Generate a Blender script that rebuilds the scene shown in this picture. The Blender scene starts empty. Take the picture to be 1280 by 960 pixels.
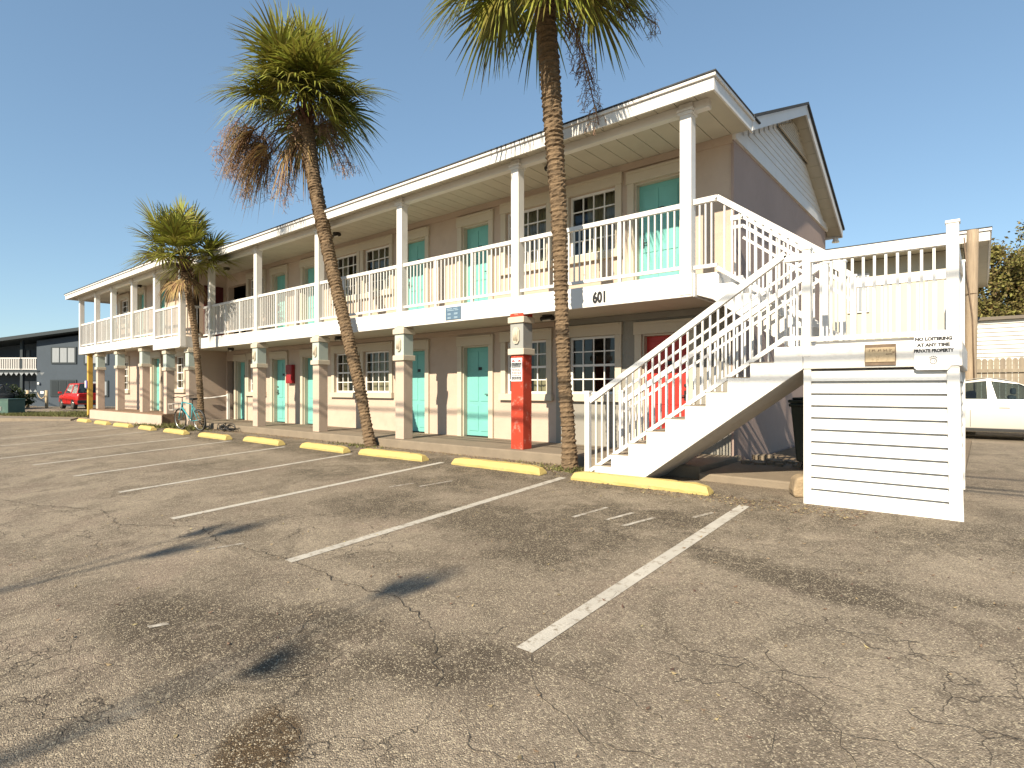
import bpy, math, random
from mathutils import Vector, Matrix
R = math.radians
scene = bpy.context.scene
col = scene.collection
rng = random.Random(7)

# ------------------------------------------------------------------ helpers
class MB:
    """collects faces; build() links them as one mesh object"""
    def __init__(s): s.v = []; s.f = []; s.sm = []
    def face(s, pts, smooth=False):
        n = len(s.v); s.v += [tuple(p) for p in pts]
        s.f.append(tuple(range(n, n + len(pts)))); s.sm.append(smooth)
    def box(s, x0, x1, y0, y1, z0, z1):
        n = len(s.v)
        s.v += [(x0,y0,z0),(x1,y0,z0),(x1,y1,z0),(x0,y1,z0),(x0,y0,z1),(x1,y0,z1),(x1,y1,z1),(x0,y1,z1)]
        for q in ((0,3,2,1),(4,5,6,7),(0,1,5,4),(1,2,6,5),(2,3,7,6),(3,0,4,7)):
            s.f.append(tuple(n+i for i in q)); s.sm.append(False)
    def prism(s, pts, axis, a, b):
        """closed 2-D outline swept along an axis; pts (u,v): y->(x,z), x->(y,z), z->(x,y)"""
        def at(u, w, t): return {'y':(u,t,w),'x':(t,u,w),'z':(u,w,t)}[axis]
        m = len(pts); n = len(s.v)
        s.v += [at(u,w,a) for u,w in pts] + [at(u,w,b) for u,w in pts]
        s.f.append(tuple(n+i for i in range(m))); s.sm.append(False)
        s.f.append(tuple(n+m+i for i in reversed(range(m)))); s.sm.append(False)
        for i in range(m):
            j = (i+1) % m
            s.f.append((n+i, n+m+i, n+m+j, n+j)); s.sm.append(False)
    def tube(s, pts, rad, seg=8, cap=True, smooth=True):
        pts = [Vector(p) for p in pts]; k = len(pts)
        if not isinstance(rad, (list, tuple)): rad = [rad]*k
        n0 = len(s.v); prev = None
        for i, p in enumerate(pts):
            t = (pts[min(i+1,k-1)] - pts[max(i-1,0)]).normalized()
            if prev is None:
                a = Vector((0,0,1)) if abs(t.z) < .9 else Vector((1,0,0))
                prev = t.cross(a).normalized()
            u = (prev - t*prev.dot(t)).normalized(); w = t.cross(u); prev = u
            for j in range(seg):
                q = p + (u*math.cos(2*math.pi*j/seg) + w*math.sin(2*math.pi*j/seg))*rad[i]
                s.v.append(tuple(q))
        for i in range(k-1):
            for j in range(seg):
                a = n0+i*seg+j; b = n0+i*seg+(j+1)%seg
                s.f.append((a, b, b+seg, a+seg)); s.sm.append(smooth)
        if cap:
            s.f.append(tuple(n0+j for j in reversed(range(seg)))); s.sm.append(False)
            s.f.append(tuple(n0+(k-1)*seg+j for j in range(seg))); s.sm.append(False)
    def bar(s, p, q, w, h):
        """rectangular bar from p to q, w across, h tall (kept upright)"""
        p = Vector(p); q = Vector(q); t = (q-p).normalized()
        u = t.cross(Vector((0,0,1)))
        u = u.normalized() if u.length > 1e-4 else Vector((1,0,0))
        k = u.cross(t).normalized()
        n = len(s.v)
        for c in (p, q):
            for a, b in ((-1,-1),(1,-1),(1,1),(-1,1)):
                s.v.append(tuple(c + u*a*w/2 + k*b*h/2))
        for f in ((0,1,2,3),(7,6,5,4),(0,4,5,1),(1,5,6,2),(2,6,7,3),(3,7,4,0)):
            s.f.append(tuple(n+i for i in f)); s.sm.append(False)
    def torus(s, c, ax, R1, r, seg=28, ts=8):
        ax = Vector(ax).normalized(); a = Vector((0,0,1)) if abs(ax.z) < .9 else Vector((1,0,0))
        u = ax.cross(a).normalized(); w = ax.cross(u); c = Vector(c); n = len(s.v)
        for i in range(seg):
            d = u*math.cos(2*math.pi*i/seg) + w*math.sin(2*math.pi*i/seg)
            for j in range(ts):
                b = 2*math.pi*j/ts
                s.v.append(tuple(c + d*(R1 + r*math.cos(b)) + ax*r*math.sin(b)))
        for i in range(seg):
            for j in range(ts):
                i2 = (i+1) % seg; j2 = (j+1) % ts
                s.f.append((n+i*ts+j, n+i2*ts+j, n+i2*ts+j2, n+i*ts+j2)); s.sm.append(True)
    def build(s, name, mat, parent=None, local=False, bevel=0):
        off = Vector((0,0,0)); o = parent
        while o is not None: off += Vector(o.location); o = o.parent
        if local: off = Vector((0,0,0))
        me = bpy.data.meshes.new(name)
        me.from_pydata([(x-off.x, y-off.y, z-off.z) for x,y,z in s.v], [], s.f)
        me.polygons.foreach_set('use_smooth', s.sm)
        me.materials.append(mat); me.update()
        ob = bpy.data.objects.new(name, me); col.objects.link(ob)
        if parent is not None: ob.parent = parent
        if bevel:
            b = ob.modifiers.new('edge', 'BEVEL'); b.width = bevel; b.segments = 2; b.limit_method = 'ANGLE'
        return ob

def tag(o, label=None, cat=None, group=None, kind=None):
    if label: o['label'] = label
    if cat: o['category'] = cat
    if group: o['group'] = group
    if kind: o['kind'] = kind
    return o
def thing(name, label, cat, loc=(0,0,0), rz=0, group=None):
    o = bpy.data.objects.new(name, None); col.objects.link(o)
    o.location = loc; o.rotation_euler = (0,0,rz); o.empty_display_size = .2
    return tag(o, label, cat, group)

# ------------------------------------------------------------------ materials
def N(nt, typ, **kw):
    n = nt.nodes.new(typ)
    for k, v in kw.items():
        if k in n.inputs: n.inputs[k].default_value = v
        else: setattr(n, k, v)
    return n
def mat(name, c, rough=.6, var=.12, scale=3, bump=0, bscale=60, metal=0, dirt=None, dscale=2.5, damt=.5, island=0, spec=.4, trans=0, stretch=None):
    m = bpy.data.materials.new(name); m.use_nodes = True; nt = m.node_tree; L = nt.links
    b = nt.nodes['Principled BSDF']; b.inputs['Roughness'].default_value = rough; b.inputs['Metallic'].default_value = metal
    b.inputs['Specular IOR Level'].default_value = spec
    tc = N(nt, 'ShaderNodeTexCoord'); src = tc.outputs['Object']
    if stretch:
        mp = N(nt, 'ShaderNodeMapping'); mp.inputs['Scale'].default_value = stretch; L.new(src, mp.inputs['Vector']); src = mp.outputs[0]
    no = N(nt, 'ShaderNodeTexNoise', Scale=scale, Detail=6, Roughness=.65); L.new(src, no.inputs['Vector'])
    cr = N(nt, 'ShaderNodeMapRange'); cr.inputs[1].default_value = .3; cr.inputs[2].default_value = .7
    cr.inputs[3].default_value = 1-var; cr.inputs[4].default_value = 1+var*.6; L.new(no.outputs[0], cr.inputs[0])
    mu = N(nt, 'ShaderNodeMix', data_type='RGBA', blend_type='MULTIPLY'); mu.inputs[0].default_value = 1
    mu.inputs[6].default_value = (*c, 1); L.new(cr.outputs[0], mu.inputs[7]); out = mu.outputs[2]
    if dirt:
        n2 = N(nt, 'ShaderNodeTexNoise', Scale=dscale, Detail=9, Roughness=.72); L.new(src, n2.inputs['Vector'])
        mr = N(nt, 'ShaderNodeMapRange'); mr.inputs[1].default_value = .54; mr.inputs[2].default_value = .72
        mr.inputs[3].default_value = 0; mr.inputs[4].default_value = damt; L.new(n2.outputs[0], mr.inputs[0])
        mx = N(nt, 'ShaderNodeMix', data_type='RGBA'); L.new(mr.outputs[0], mx.inputs[0]); L.new(out, mx.inputs[6])
        mx.inputs[7].default_value = (*dirt, 1); out = mx.outputs[2]
    if island:
        ge = N(nt, 'ShaderNodeNewGeometry'); hv = N(nt, 'ShaderNodeHueSaturation')
        m1 = N(nt, 'ShaderNodeMapRange'); m1.inputs[3].default_value = 1-island; m1.inputs[4].default_value = 1+island
        L.new(ge.outputs['Random Per Island'], m1.inputs[0]); L.new(m1.outputs[0], hv.inputs['Value'])
        m2 = N(nt, 'ShaderNodeMapRange'); m2.inputs[3].default_value = .5-island*.08; m2.inputs[4].default_value = .5+island*.05
        L.new(ge.outputs['Random Per Island'], m2.inputs[0]); L.new(m2.outputs[0], hv.inputs['Hue'])
        L.new(out, hv.inputs['Color']); out = hv.outputs[0]
    L.new(out, b.inputs['Base Color'])
    if bump:
        n3 = N(nt, 'ShaderNodeTexNoise', Scale=bscale, Detail=4); L.new(src, n3.inputs['Vector'])
        bp = N(nt, 'ShaderNodeBump', Strength=bump, Distance=.02); L.new(n3.outputs[0], bp.inputs['Height']); L.new(bp.outputs[0], b.inputs['Normal'])
    if trans:
        tr = N(nt, 'ShaderNodeBsdfTranslucent'); L.new(out, tr.inputs['Color'])
        ms = N(nt, 'ShaderNodeMixShader'); ms.inputs[0].default_value = trans
        L.new(b.outputs[0], ms.inputs[1]); L.new(tr.outputs[0], ms.inputs[2])
        L.new(ms.outputs[0], nt.nodes['Material Output'].inputs['Surface'])
    return m
def glass(name, tint, refl=1.0):
    m = bpy.data.materials.new(name); m.use_nodes = True; nt = m.node_tree; nt.nodes.remove(nt.nodes['Principled BSDF'])
    tr = N(nt, 'ShaderNodeBsdfTransparent', Color=(*tint,1)); gl = N(nt, 'ShaderNodeBsdfGlossy', Roughness=.03)
    fr = N(nt, 'ShaderNodeFresnel', IOR=1.55); mx = N(nt, 'ShaderNodeMixShader')
    tc = N(nt, 'ShaderNodeTexCoord'); no = N(nt, 'ShaderNodeTexNoise', Scale=1.6, Detail=1)
    bp = N(nt, 'ShaderNodeBump', Strength=.05, Distance=.05)
    nt.links.new(tc.outputs['Object'], no.inputs['Vector']); nt.links.new(no.outputs[0], bp.inputs['Height']); nt.links.new(bp.outputs[0], gl.inputs['Normal'])
    nt.links.new(fr.outputs[0], mx.inputs[0]); nt.links.new(tr.outputs[0], mx.inputs[1]); nt.links.new(gl.outputs[0], mx.inputs[2])
    nt.links.new(mx.outputs[0], nt.nodes['Material Output'].inputs['Surface'])
    return m

M = {}
M['white'] = mat('white_paint', (.64,.62,.585), .45, .05, 2, .08, 40, dirt=(.52,.47,.40), dscale=1.6, damt=.42)
M['white_clean'] = mat('white_vinyl', (.66,.645,.61), .4, .03, 2, dirt=(.62,.58,.5), dscale=2.2, damt=.15)
M['rail'] = mat('white_rail_paint', (.63,.61,.575), .4, .05, 5, .05, 60, dirt=(.45,.33,.22), dscale=6, damt=.22)
M['stairwhite'] = mat('painted_concrete', (.62,.60,.565), .55, .06, 4, .25, 30, dirt=(.36,.29,.2), dscale=5, damt=.5)
M['tread'] = mat('worn_tread', (.30,.25,.19), .85, .25, 8, .4, 50)
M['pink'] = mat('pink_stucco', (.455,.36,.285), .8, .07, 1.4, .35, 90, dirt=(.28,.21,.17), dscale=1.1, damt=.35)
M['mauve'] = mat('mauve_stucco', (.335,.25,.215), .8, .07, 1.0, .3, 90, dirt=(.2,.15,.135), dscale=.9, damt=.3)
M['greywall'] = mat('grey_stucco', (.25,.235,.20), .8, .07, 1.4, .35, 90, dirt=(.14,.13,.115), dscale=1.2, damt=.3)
M['cream'] = mat('cream_trim', (.49,.43,.335), .6, .06, 3, .1, 50, dirt=(.33,.28,.2), dscale=3, damt=.3)
M['soffit'] = mat('soffit_boards', (.46,.425,.345), .6, .08, 1.5, 0, dirt=(.29,.25,.18), dscale=.8, damt=.45)
M['teal'] = mat('teal_door_paint', (.155,.42,.375), .45, .06, 3, .05, 40, dirt=(.16,.28,.23), dscale=4, damt=.25)
M['reddoor'] = mat('red_door_paint', (.42,.03,.02), .45, .06, 3, dirt=(.4,.03,.02), dscale=4, damt=.3)
M['redcol'] = mat('red_column_paint', (.40,.04,.016), .55, .08, 4, .1, 40, dirt=(.8,.55,.45), dscale=5.5, damt=.55)
M['sage'] = mat('sage_paint', (.37,.42,.38), .6, .06, 3, .1, 40, dirt=(.4,.43,.36), dscale=4, damt=.3)
M['greybox'] = mat('grey_column_paint', (.27,.27,.25), .6, .06, 3, .1, 40)
M['roof'] = mat('dark_shingle', (.045,.047,.05), .9, .3, 9, .6, 40)
M['conc'] = mat('concrete', (.205,.165,.118), .85, .15, 3, .35, 60, dirt=(.14,.115,.085), dscale=2.2, damt=.6)
M['brownconc'] = mat('brown_slab', (.18,.115,.07), .85, .2, 3, .35, 60, dirt=(.12,.085,.06), dscale=3, damt=.5)
M['yellow'] = mat('yellow_stop_paint', (.45,.345,.12), .65, .1, 6, .4, 45, dirt=(.27,.21,.13), dscale=7, damt=.85)
M['yellowpost'] = mat('yellow_post_paint', (.55,.33,.06), .55, .1, 4, .1, 40, dirt=(.35,.2,.06), dscale=4, damt=.5)
M['black'] = mat('black_metal', (.015,.014,.013), .45, .2, 8)
M['darkmetal'] = mat('dark_lamp_metal', (.025,.022,.02), .4, .2, 8)
M['steel'] = mat('brushed_steel', (.5,.48,.44), .3, .1, 20, metal=.9)
M['glass'] = glass('window_glass', (.62,.66,.64))
M['carglass'] = glass('car_glass', (.45,.52,.52))
M['curtain'] = mat('curtain_cloth', (.62,.53,.34), .9, .15, 3, stretch=(8,1,.3), trans=.2)
M['darkroom'] = mat('room_wall', (.10,.085,.07), .9, .1, 1)
M['lamplens'] = mat('frosted_lens', (.6,.56,.48), .3, .05, 5)
M['bark'] = mat('palm_bark', (.165,.112,.064), .95, .45, 7, .9, 35, dirt=(.05,.032,.02), dscale=8, damt=.9, stretch=(1,1,2.2))
M['boot'] = mat('palm_boot', (.13,.075,.042), .9, .4, 12, .5, 40, island=.35)
M['frond'] = mat('palm_leaf', (.235,.235,.038), .5, .25, 2.5, island=.45, trans=.28, spec=.45)
M['deadfrond'] = mat('dry_palm_leaf', (.25,.165,.07), .8, .3, 4, island=.4, trans=.2)
M['stalk'] = mat('dry_seed_stalk', (.21,.135,.085), .9, .3, 6, island=.35)
M['olive'] = mat('juniper_leaf', (.185,.165,.048), .7, .35, .8, dirt=(.24,.115,.04), dscale=1.3, damt=.75, island=.5, trans=.25)
M['shrub'] = mat('shrub_leaf', (.05,.07,.02), .7, .3, 3, island=.5, trans=.2)
M['wood'] = mat('weathered_wood', (.25,.21,.155), .85, .25, 5, .4, 30, dirt=(.22,.15,.1), dscale=3, damt=.5, stretch=(3,3,.4), island=.12)
M['polewood'] = mat('pole_wood', (.31,.24,.165), .85, .25, 6, .5, 40, dirt=(.2,.13,.08), dscale=4, damt=.6, stretch=(4,4,.3))
M['bin'] = mat('dark_green_plastic', (.012,.022,.017), .5, .15, 5)
M['util'] = mat('green_utility_paint', (.055,.105,.085), .5, .1, 3, dirt=(.13,.16,.13), dscale=3, damt=.5)
M['slate'] = mat('slate_blue_paint', (.048,.064,.082), .8, .08, 2, .1, 40)
M['slatedark'] = mat('slate_trim', (.022,.032,.038), .7, .1, 3)
M['maroon'] = mat('maroon_door_paint', (.075,.012,.014), .5, .08, 3)
M['paleblind'] = mat('pale_blind', (.24,.26,.275), .7, .1, 1.5, stretch=(6,6,.5))
M['silver'] = mat('silver_car_paint', (.52,.50,.45), .25, .02, 2, spec=.6)
M['redcar'] = mat('red_car_paint', (.42,.018,.016), .3, .03, 2, spec=.5)
M['darkcar'] = mat('dark_car_paint', (.02,.025,.028), .3, .03, 2, spec=.5)
M['rubber'] = mat('tyre_rubber', (.018,.017,.016), .85, .2, 8)
M['trimblack'] = mat('black_trim_plastic', (.02,.02,.02), .5, .1, 5)
M['seat'] = mat('car_seat_cloth', (.06,.07,.075), .9, .1, 5)
M['taillight'] = mat('red_lens', (.35,.01,.01), .2, .05, 5)
M['bikeframe'] = mat('teal_bike_paint', (.03,.26,.29), .35, .05, 4)
M['greyplastic'] = mat('grey_plastic', (.42,.38,.33), .5, .1, 5)
M['signwhite'] = mat('sign_white', (.78,.77,.75), .4, .03, 3, dirt=(.6,.56,.5), dscale=5, damt=.2)
M['signblue'] = mat('sign_blue', (.085,.14,.20), .5, .1, 6)
M['signlight'] = mat('sign_lettering_light', (.26,.35,.42), .5, .15, 12)
M['ink'] = mat('black_lettering', (.02,.02,.022), .5, .2, 12)
M['fadedink'] = mat('faded_lettering', (.16,.15,.14), .6, .3, 30)
M['redink'] = mat('red_lettering', (.45,.05,.05), .5, .2, 12)
M['rustplate'] = mat('weathered_plate', (.42,.33,.21), .7, .25, 9, .2, 40, dirt=(.12,.07,.035), dscale=14, damt=.9)
M['rustframe'] = mat('rusty_frame', (.15,.105,.07), .8, .3, 12)
M['block'] = mat('rough_block', (.30,.225,.14), .9, .2, 9, .7, 30)
M['redbox'] = mat('red_cabinet_paint', (.26,.018,.022), .4, .08, 5)
M['grass'] = mat('grass_blade', (.13,.13,.04), .8, .3, 1.2, island=.5, trans=.2)
M['litter'] = mat('dry_litter', (.22,.16,.09), .9, .3, 20, island=.6)
M['neighbour'] = mat('cream_siding', (.52,.48,.36), .7, .06, 2, .1, 40)
M['rope'] = mat('pale_rope', (.45,.35,.22), .9, .15, 10)
M['dirtsoil'] = mat('bare_soil', (.17,.125,.08), .95, .3, 5, .6, 30, dirt=(.09,.065,.04), dscale=6, damt=.6)
M['purple'] = mat('violet_sign', (.16,.13,.34), .5, .1, 6)

def asphalt():
    m = bpy.data.materials.new('asphalt'); m.use_nodes = True; nt = m.node_tree; L = nt.links
    b = nt.nodes['Principled BSDF']; b.inputs['Roughness'].default_value = .88; b.inputs['Specular IOR Level'].default_value = .25
    P = N(nt, 'ShaderNodeTexCoord').outputs['Object']
    def noise(sc, det=6, ro=.6, dist=0):
        n = N(nt, 'ShaderNodeTexNoise', Scale=sc, Detail=det, Roughness=ro, Distortion=dist); L.new(P, n.inputs['Vector']); return n.outputs[0]
    def rmap(s, a, bb, c, d):
        n = N(nt, 'ShaderNodeMapRange'); n.interpolation_type = 'SMOOTHSTEP'
        for i, v in enumerate((a,bb,c,d)): n.inputs[i+1].default_value = v
        L.new(s, n.inputs[0]); return n.outputs[0]
    def math_(op, a, c):
        n = N(nt, 'ShaderNodeMath', operation=op)
        for i, s in enumerate((a,c)):
            if isinstance(s, (int,float)): n.inputs[i].default_value = s
            else: L.new(s, n.inputs[i])
        return n.outputs[0]
    def mix(f, a, c, bt='MIX'):
        n = N(nt, 'ShaderNodeMix', data_type='RGBA', blend_type=bt)
        for i, s in ((0,f),(6,a),(7,c)):
            if isinstance(s, (int,float)): n.inputs[i].default_value = s
            elif isinstance(s, tuple): n.inputs[i].default_value = (*s,1)
            else: L.new(s, n.inputs[i])
        return n.outputs[2]
    big = rmap(noise(.55, 7, .62, .4), .36, .64, 0, 1)
    c = mix(big, (.23,.186,.14), (.335,.277,.208))
    c = mix(rmap(noise(2.3, 7, .7), .42, .68, 0, .45), c, (.145,.118,.087))
    c = mix(rmap(noise(1.1, 8, .72, .8), .47, .62, 0, .7), c, (.135,.108,.08))
    c = mix(rmap(noise(.9, 5, .6, .3), .52, .7, 0, .35), c, (.30,.225,.175))
    # old oil and damp stains that lie on the asphalt
    st = None
    for x, y, rx, ry, rot, k in ((-3.6,4.6,1.5,.75,0,.75),(-2.9,5.4,1.3,.7,10,.6),(-1.1,4.55,1.35,.28,-14,.75),(-2.9,3.9,.7,.5,20,.55),(-5.6,4.4,1.1,.7,0,.45),
            (-5.9,5.6,1.2,.6,0,.5),(-8.4,5.2,1.2,.8,0,.4),(-3.3,1.75,1.0,.7,15,.6),(-4.3,1.45,.8,.45,0,.5),(-2.42,1.2,.28,.17,-35,1.1),(-3.07,1.32,.13,.1,0,.75),(-2.3,2.2,.6,.35,30,.5),
            (-11,6.7,12,.75,0,.6),(-1.0,6.3,3.0,.6,0,.35),(-10.8,4.6,1.0,.8,0,.35),(-.2,1.9,.8,.5,0,.35),(.8,4.6,1.6,.22,-8,.45)):
        mp = N(nt, 'ShaderNodeMapping', vector_type='TEXTURE')
        mp.inputs['Location'].default_value = (x,y,0); mp.inputs['Rotation'].default_value = (0,0,R(rot)); mp.inputs['Scale'].default_value = (rx,ry,50)
        L.new(P, mp.inputs['Vector'])
        ln = N(nt, 'ShaderNodeVectorMath', operation='LENGTH'); L.new(mp.outputs[0], ln.inputs[0])
        v = rmap(ln.outputs['Value'], .25, 1.25, k, 0)
        st = v if st is None else math_('MAXIMUM', st, v)
    st = math_('MULTIPLY', st, rmap(noise(2.6, 8, .7, .6), .36, .58, .45, 2.0))
    c = mix(math_('MINIMUM', st, .8), c, (.075,.058,.04))
    # brown soil showing through in the worn hole near the bottom edge
    mp = N(nt, 'ShaderNodeMapping', vector_type='TEXTURE'); mp.inputs['Location'].default_value = (-2.42,1.2,0); mp.inputs['Rotation'].default_value = (0,0,R(-35)); mp.inputs['Scale'].default_value = (.36,.2,50)
    L.new(P, mp.inputs['Vector']); ln = N(nt, 'ShaderNodeVectorMath', operation='LENGTH'); L.new(mp.outputs[0], ln.inputs[0])
    c = mix(math_('MULTIPLY', rmap(ln.outputs['Value'], .7, 1.1, .9, 0), rmap(noise(9,6), .3, .6, .5, 1)), c, (.10,.066,.034))
    # aggregate
    def voro(sc, feat='F1'):
        n = N(nt, 'ShaderNodeTexVoronoi', Scale=sc, feature=feat); L.new(P, n.inputs['Vector']); return n
    v1 = voro(150); sep = N(nt, 'ShaderNodeSeparateColor'); L.new(v1.outputs['Color'], sep.inputs[0])
    c = mix(rmap(sep.outputs[0], 0, 1, .0, .65), c, mix(1.0, c, (.45,.43,.4), 'MULTIPLY'))
    c = mix(rmap(sep.outputs[1], .78, 1, 0, .75), c, (.50,.43,.31))
    v2 = voro(64); sep2 = N(nt, 'ShaderNodeSeparateColor'); L.new(v2.outputs['Color'], sep2.inputs[0])
    c = mix(rmap(sep2.outputs[0], .88, 1, 0, .45), c, (.44,.37,.26))
    c = mix(rmap(sep2.outputs[1], .84, 1, 0, .5), c, (.07,.058,.045))
    # fine alligator cracks in patches
    wn = N(nt, 'ShaderNodeTexNoise', Scale=2.2, Detail=5); L.new(P, wn.inputs['Vector'])
    wm = N(nt, 'ShaderNodeMix', data_type='RGBA', blend_type='LINEAR_LIGHT'); wm.inputs[0].default_value = .35; L.new(P, wm.inputs[6]); L.new(wn.outputs['Color'], wm.inputs[7])
    vc = N(nt, 'ShaderNodeTexVoronoi', Scale=1.5, feature='DISTANCE_TO_EDGE'); L.new(wm.outputs[2], vc.inputs['Vector'])
    cr = rmap(vc.outputs['Distance'], .002, .009, 1, 0)
    cr = math_('MULTIPLY', cr, rmap(noise(.5, 3, .5), .44, .58, 0, .7))
    c = mix(cr, c, (.05,.04,.03))
    L.new(c, b.inputs['Base Color'])
    h = math_('ADD', math_('MULTIPLY', v1.outputs['Distance'], -.6), math_('MULTIPLY', noise(140,3), .6))
    h = math_('SUBTRACT', h, math_('MULTIPLY', cr, .8))
    bp = N(nt, 'ShaderNodeBump', Strength=.8, Distance=.014); L.new(h, bp.inputs['Height']); L.new(bp.outputs[0], b.inputs['Normal'])
    return m
M['asphalt'] = asphalt()
def paint():
    m = mat('worn_line_paint', (.43,.40,.345), .7, .15, 4, .3, 90); nt = m.node_tree; L = nt.links
    b = nt.nodes['Principled BSDF']
    P = N(nt, 'ShaderNodeTexCoord').outputs['Object']
    n = N(nt, 'ShaderNodeTexNoise', Scale=16, Detail=9, Roughness=.75); L.new(P, n.inputs['Vector'])
    at = N(nt, 'ShaderNodeAttribute', attribute_name='wear', attribute_type='OBJECT')
    ad = N(nt, 'ShaderNodeMath', operation='ADD'); L.new(n.outputs[0], ad.inputs[0]); L.new(at.outputs['Fac'], ad.inputs[1])
    r = N(nt, 'ShaderNodeMapRange'); r.inputs[1].default_value = .45; r.inputs[2].default_value = .60; L.new(ad.outputs[0], r.inputs[0])
    mx = N(nt, 'ShaderNodeMix', data_type='RGBA'); L.new(r.outputs[0], mx.inputs[0])
    L.new(b.inputs['Base Color'].links[0].from_socket, mx.inputs[6]); mx.inputs[7].default_value = (.19,.158,.118,1)
    L.new(mx.outputs[2], b.inputs['Base Color']); return m
M['paint'] = paint()
M['crack'] = mat('crack_fill', (.06,.048,.036), .95, .3, 10)

# ------------------------------------------------------------------ camera, light, world
SX, SY, SZ = .20, -1.34, .90                      # towards the sun
sv = Vector((SX,SY,SZ)).normalized()
cam = bpy.data.cameras.new('camera'); co = bpy.data.objects.new('camera', cam); col.objects.link(co)
co.location = (0,0,1.25); co.rotation_euler = (R(90),0,R(39.6))
cam.sensor_width = 36; cam.lens = 711.7/1280*36; cam.shift_y = 6/1280; cam.clip_end = 2000; cam.clip_start = .05
scene.camera = co
sun = bpy.data.lights.new('sun','SUN'); so = bpy.data.objects.new('sun', sun); col.objects.link(so)
sun.energy = 4.45; sun.angle = R(.5); sun.color = (1,.88,.70)
so.rotation_euler = sv.to_track_quat('Z','Y').to_euler()
w = bpy.data.worlds.new('World'); scene.world = w; w.use_nodes = True; nt = w.node_tree
sky = nt.nodes.new('ShaderNodeTexSky'); sky.sky_type = 'NISHITA'; sky.sun_disc = False
sky.sun_elevation = math.asin(sv.z); sky.sun_rotation = math.atan2(sv.x, sv.y)
sky.air_density = 1.0; sky.dust_density = .25; sky.altitude = 300; sky.ozone_density = .7
bg = nt.nodes['Background']; bg.inputs[1].default_value = .110
gm_ = nt.nodes.new('ShaderNodeGamma'); gm_.inputs[1].default_value = .65
tn = nt.nodes.new('ShaderNodeMix'); tn.data_type = 'RGBA'; tn.blend_type = 'MULTIPLY'; tn.inputs[0].default_value = 1; tn.inputs[7].default_value = (.80,1,1.13,1)
nt.links.new(sky.outputs[0], gm_.inputs[0]); nt.links.new(gm_.outputs[0], tn.inputs[6]); nt.links.new(tn.outputs[2], bg.inputs[0])
vs = scene.view_settings; vs.view_transform = 'Standard'; vs.look = 'None'; vs.exposure = 1.15; vs.gamma = 1
scene.render.engine = 'CYCLES'; scene.cycles.use_denoising = True
scene.cycles.max_bounces = 8; scene.cycles.transparent_max_bounces = 12

# ------------------------------------------------------------------ ground
def gz(y): return 0 if y >= 7.17 else (-.38+.053*y if y > -12 else -.38-.636)
mb = MB()
ys = [-400,-12,7.17,400]
for i in range(3):
    a, b = ys[i], ys[i+1]
    mb.face([(-500,a,gz(a)),(500,a,gz(a)),(500,b,gz(b)),(-500,b,gz(b))])
tag(mb.build('parking_lot', M['asphalt']), kind='structure')

def stripe(x, y0, y1, wdt=.115, wear=0, x1=None):
    mb = MB(); x1 = x if x1 is None else x1; n = 14; e = random.Random(int(x*100))
    for i in range(n):
        ya, yb = y0+(y1-y0)*i/n, y0+(y1-y0)*(i+1)/n; xa, xb = x+(x1-x)*i/n, x+(x1-x)*(i+1)/n
        mb.face([(xa-wdt/2,ya,gz(ya)+.004),(xa+wdt/2,ya,gz(ya)+.004),(xb+wdt/2,yb,gz(yb)+.004),(xb-wdt/2,yb,gz(yb)+.004)])
    o = mb.build('parking_stripe', M['paint']); o['wear'] = wear-(.10 if x < -6.8 else .02); tag(o, kind='structure', group='parking stripes'); return o
for x, y0, y1, we in ((-2.02,2.55,6.45,-.04),(-4.63,2.56,6.75,-.02),(-7.18,2.55,6.8,.02),(-9.55,2.7,6.6,.05),(-11.9,2.7,6.5,.05),(-14.3,2.6,6.4,.04),(-16.3,2.4,6.2,.05),(-19.5,2.9,6.2,.07),(-22.0,3,6.2,.08)):
    stripe(x, y0, y1, .115, we)
for x, y, l, dx in ((-3.35,5.05,.55,.1),(-3.0,5.15,.4,.1),(-2.75,5.05,.45,.12),(-6.0,5.25,.5,.12),(-6.35,5.0,.35,.1),(-2.3,5.7,.3,.1),(-5.6,2.3,.28,.1),(-4.2,1.35,.1,.05)):
    stripe(x, y, y+l, .05, .06, x+dx)

def crack(pts, wd=.006):
    """a long crack in the asphalt as a thin ragged strip"""
    e = random.Random(len(pts)*13+int(pts[0][0]*37)); fine = []; wd *= .7
    for (a, b), (c, d) in zip(pts, pts[1:]):
        k = max(2, int(math.hypot(c-a,d-b)/.05))
        for i in range(k): fine.append((a+(c-a)*i/k+e.gauss(0,.016), b+(d-b)*i/k+e.gauss(0,.016)))
    mb = MB(); n = len(fine); ws = [wd*e.uniform(.15,1.0)*min(1,(i+1)/6,(n-i)/6) for i in range(n)]
    for i in range(n-1):
        (a,b),(c,d) = fine[i], fine[i+1]
        L_ = math.hypot(c-a,d-b) or 1; nx, ny = -(d-b)/L_, (c-a)/L_; w0, w1 = ws[i], ws[i+1]
        mb.face([(a-nx*w0,b-ny*w0,gz(b)+.006),(a+nx*w0,b+ny*w0,gz(b)+.006),(c+nx*w1,d+ny*w1,gz(d)+.006),(c-nx*w1,d-ny*w1,gz(d)+.006)])
    tag(mb.build('asphalt_crack', M['crack']), kind='structure', group='cracks in the asphalt')
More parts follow.
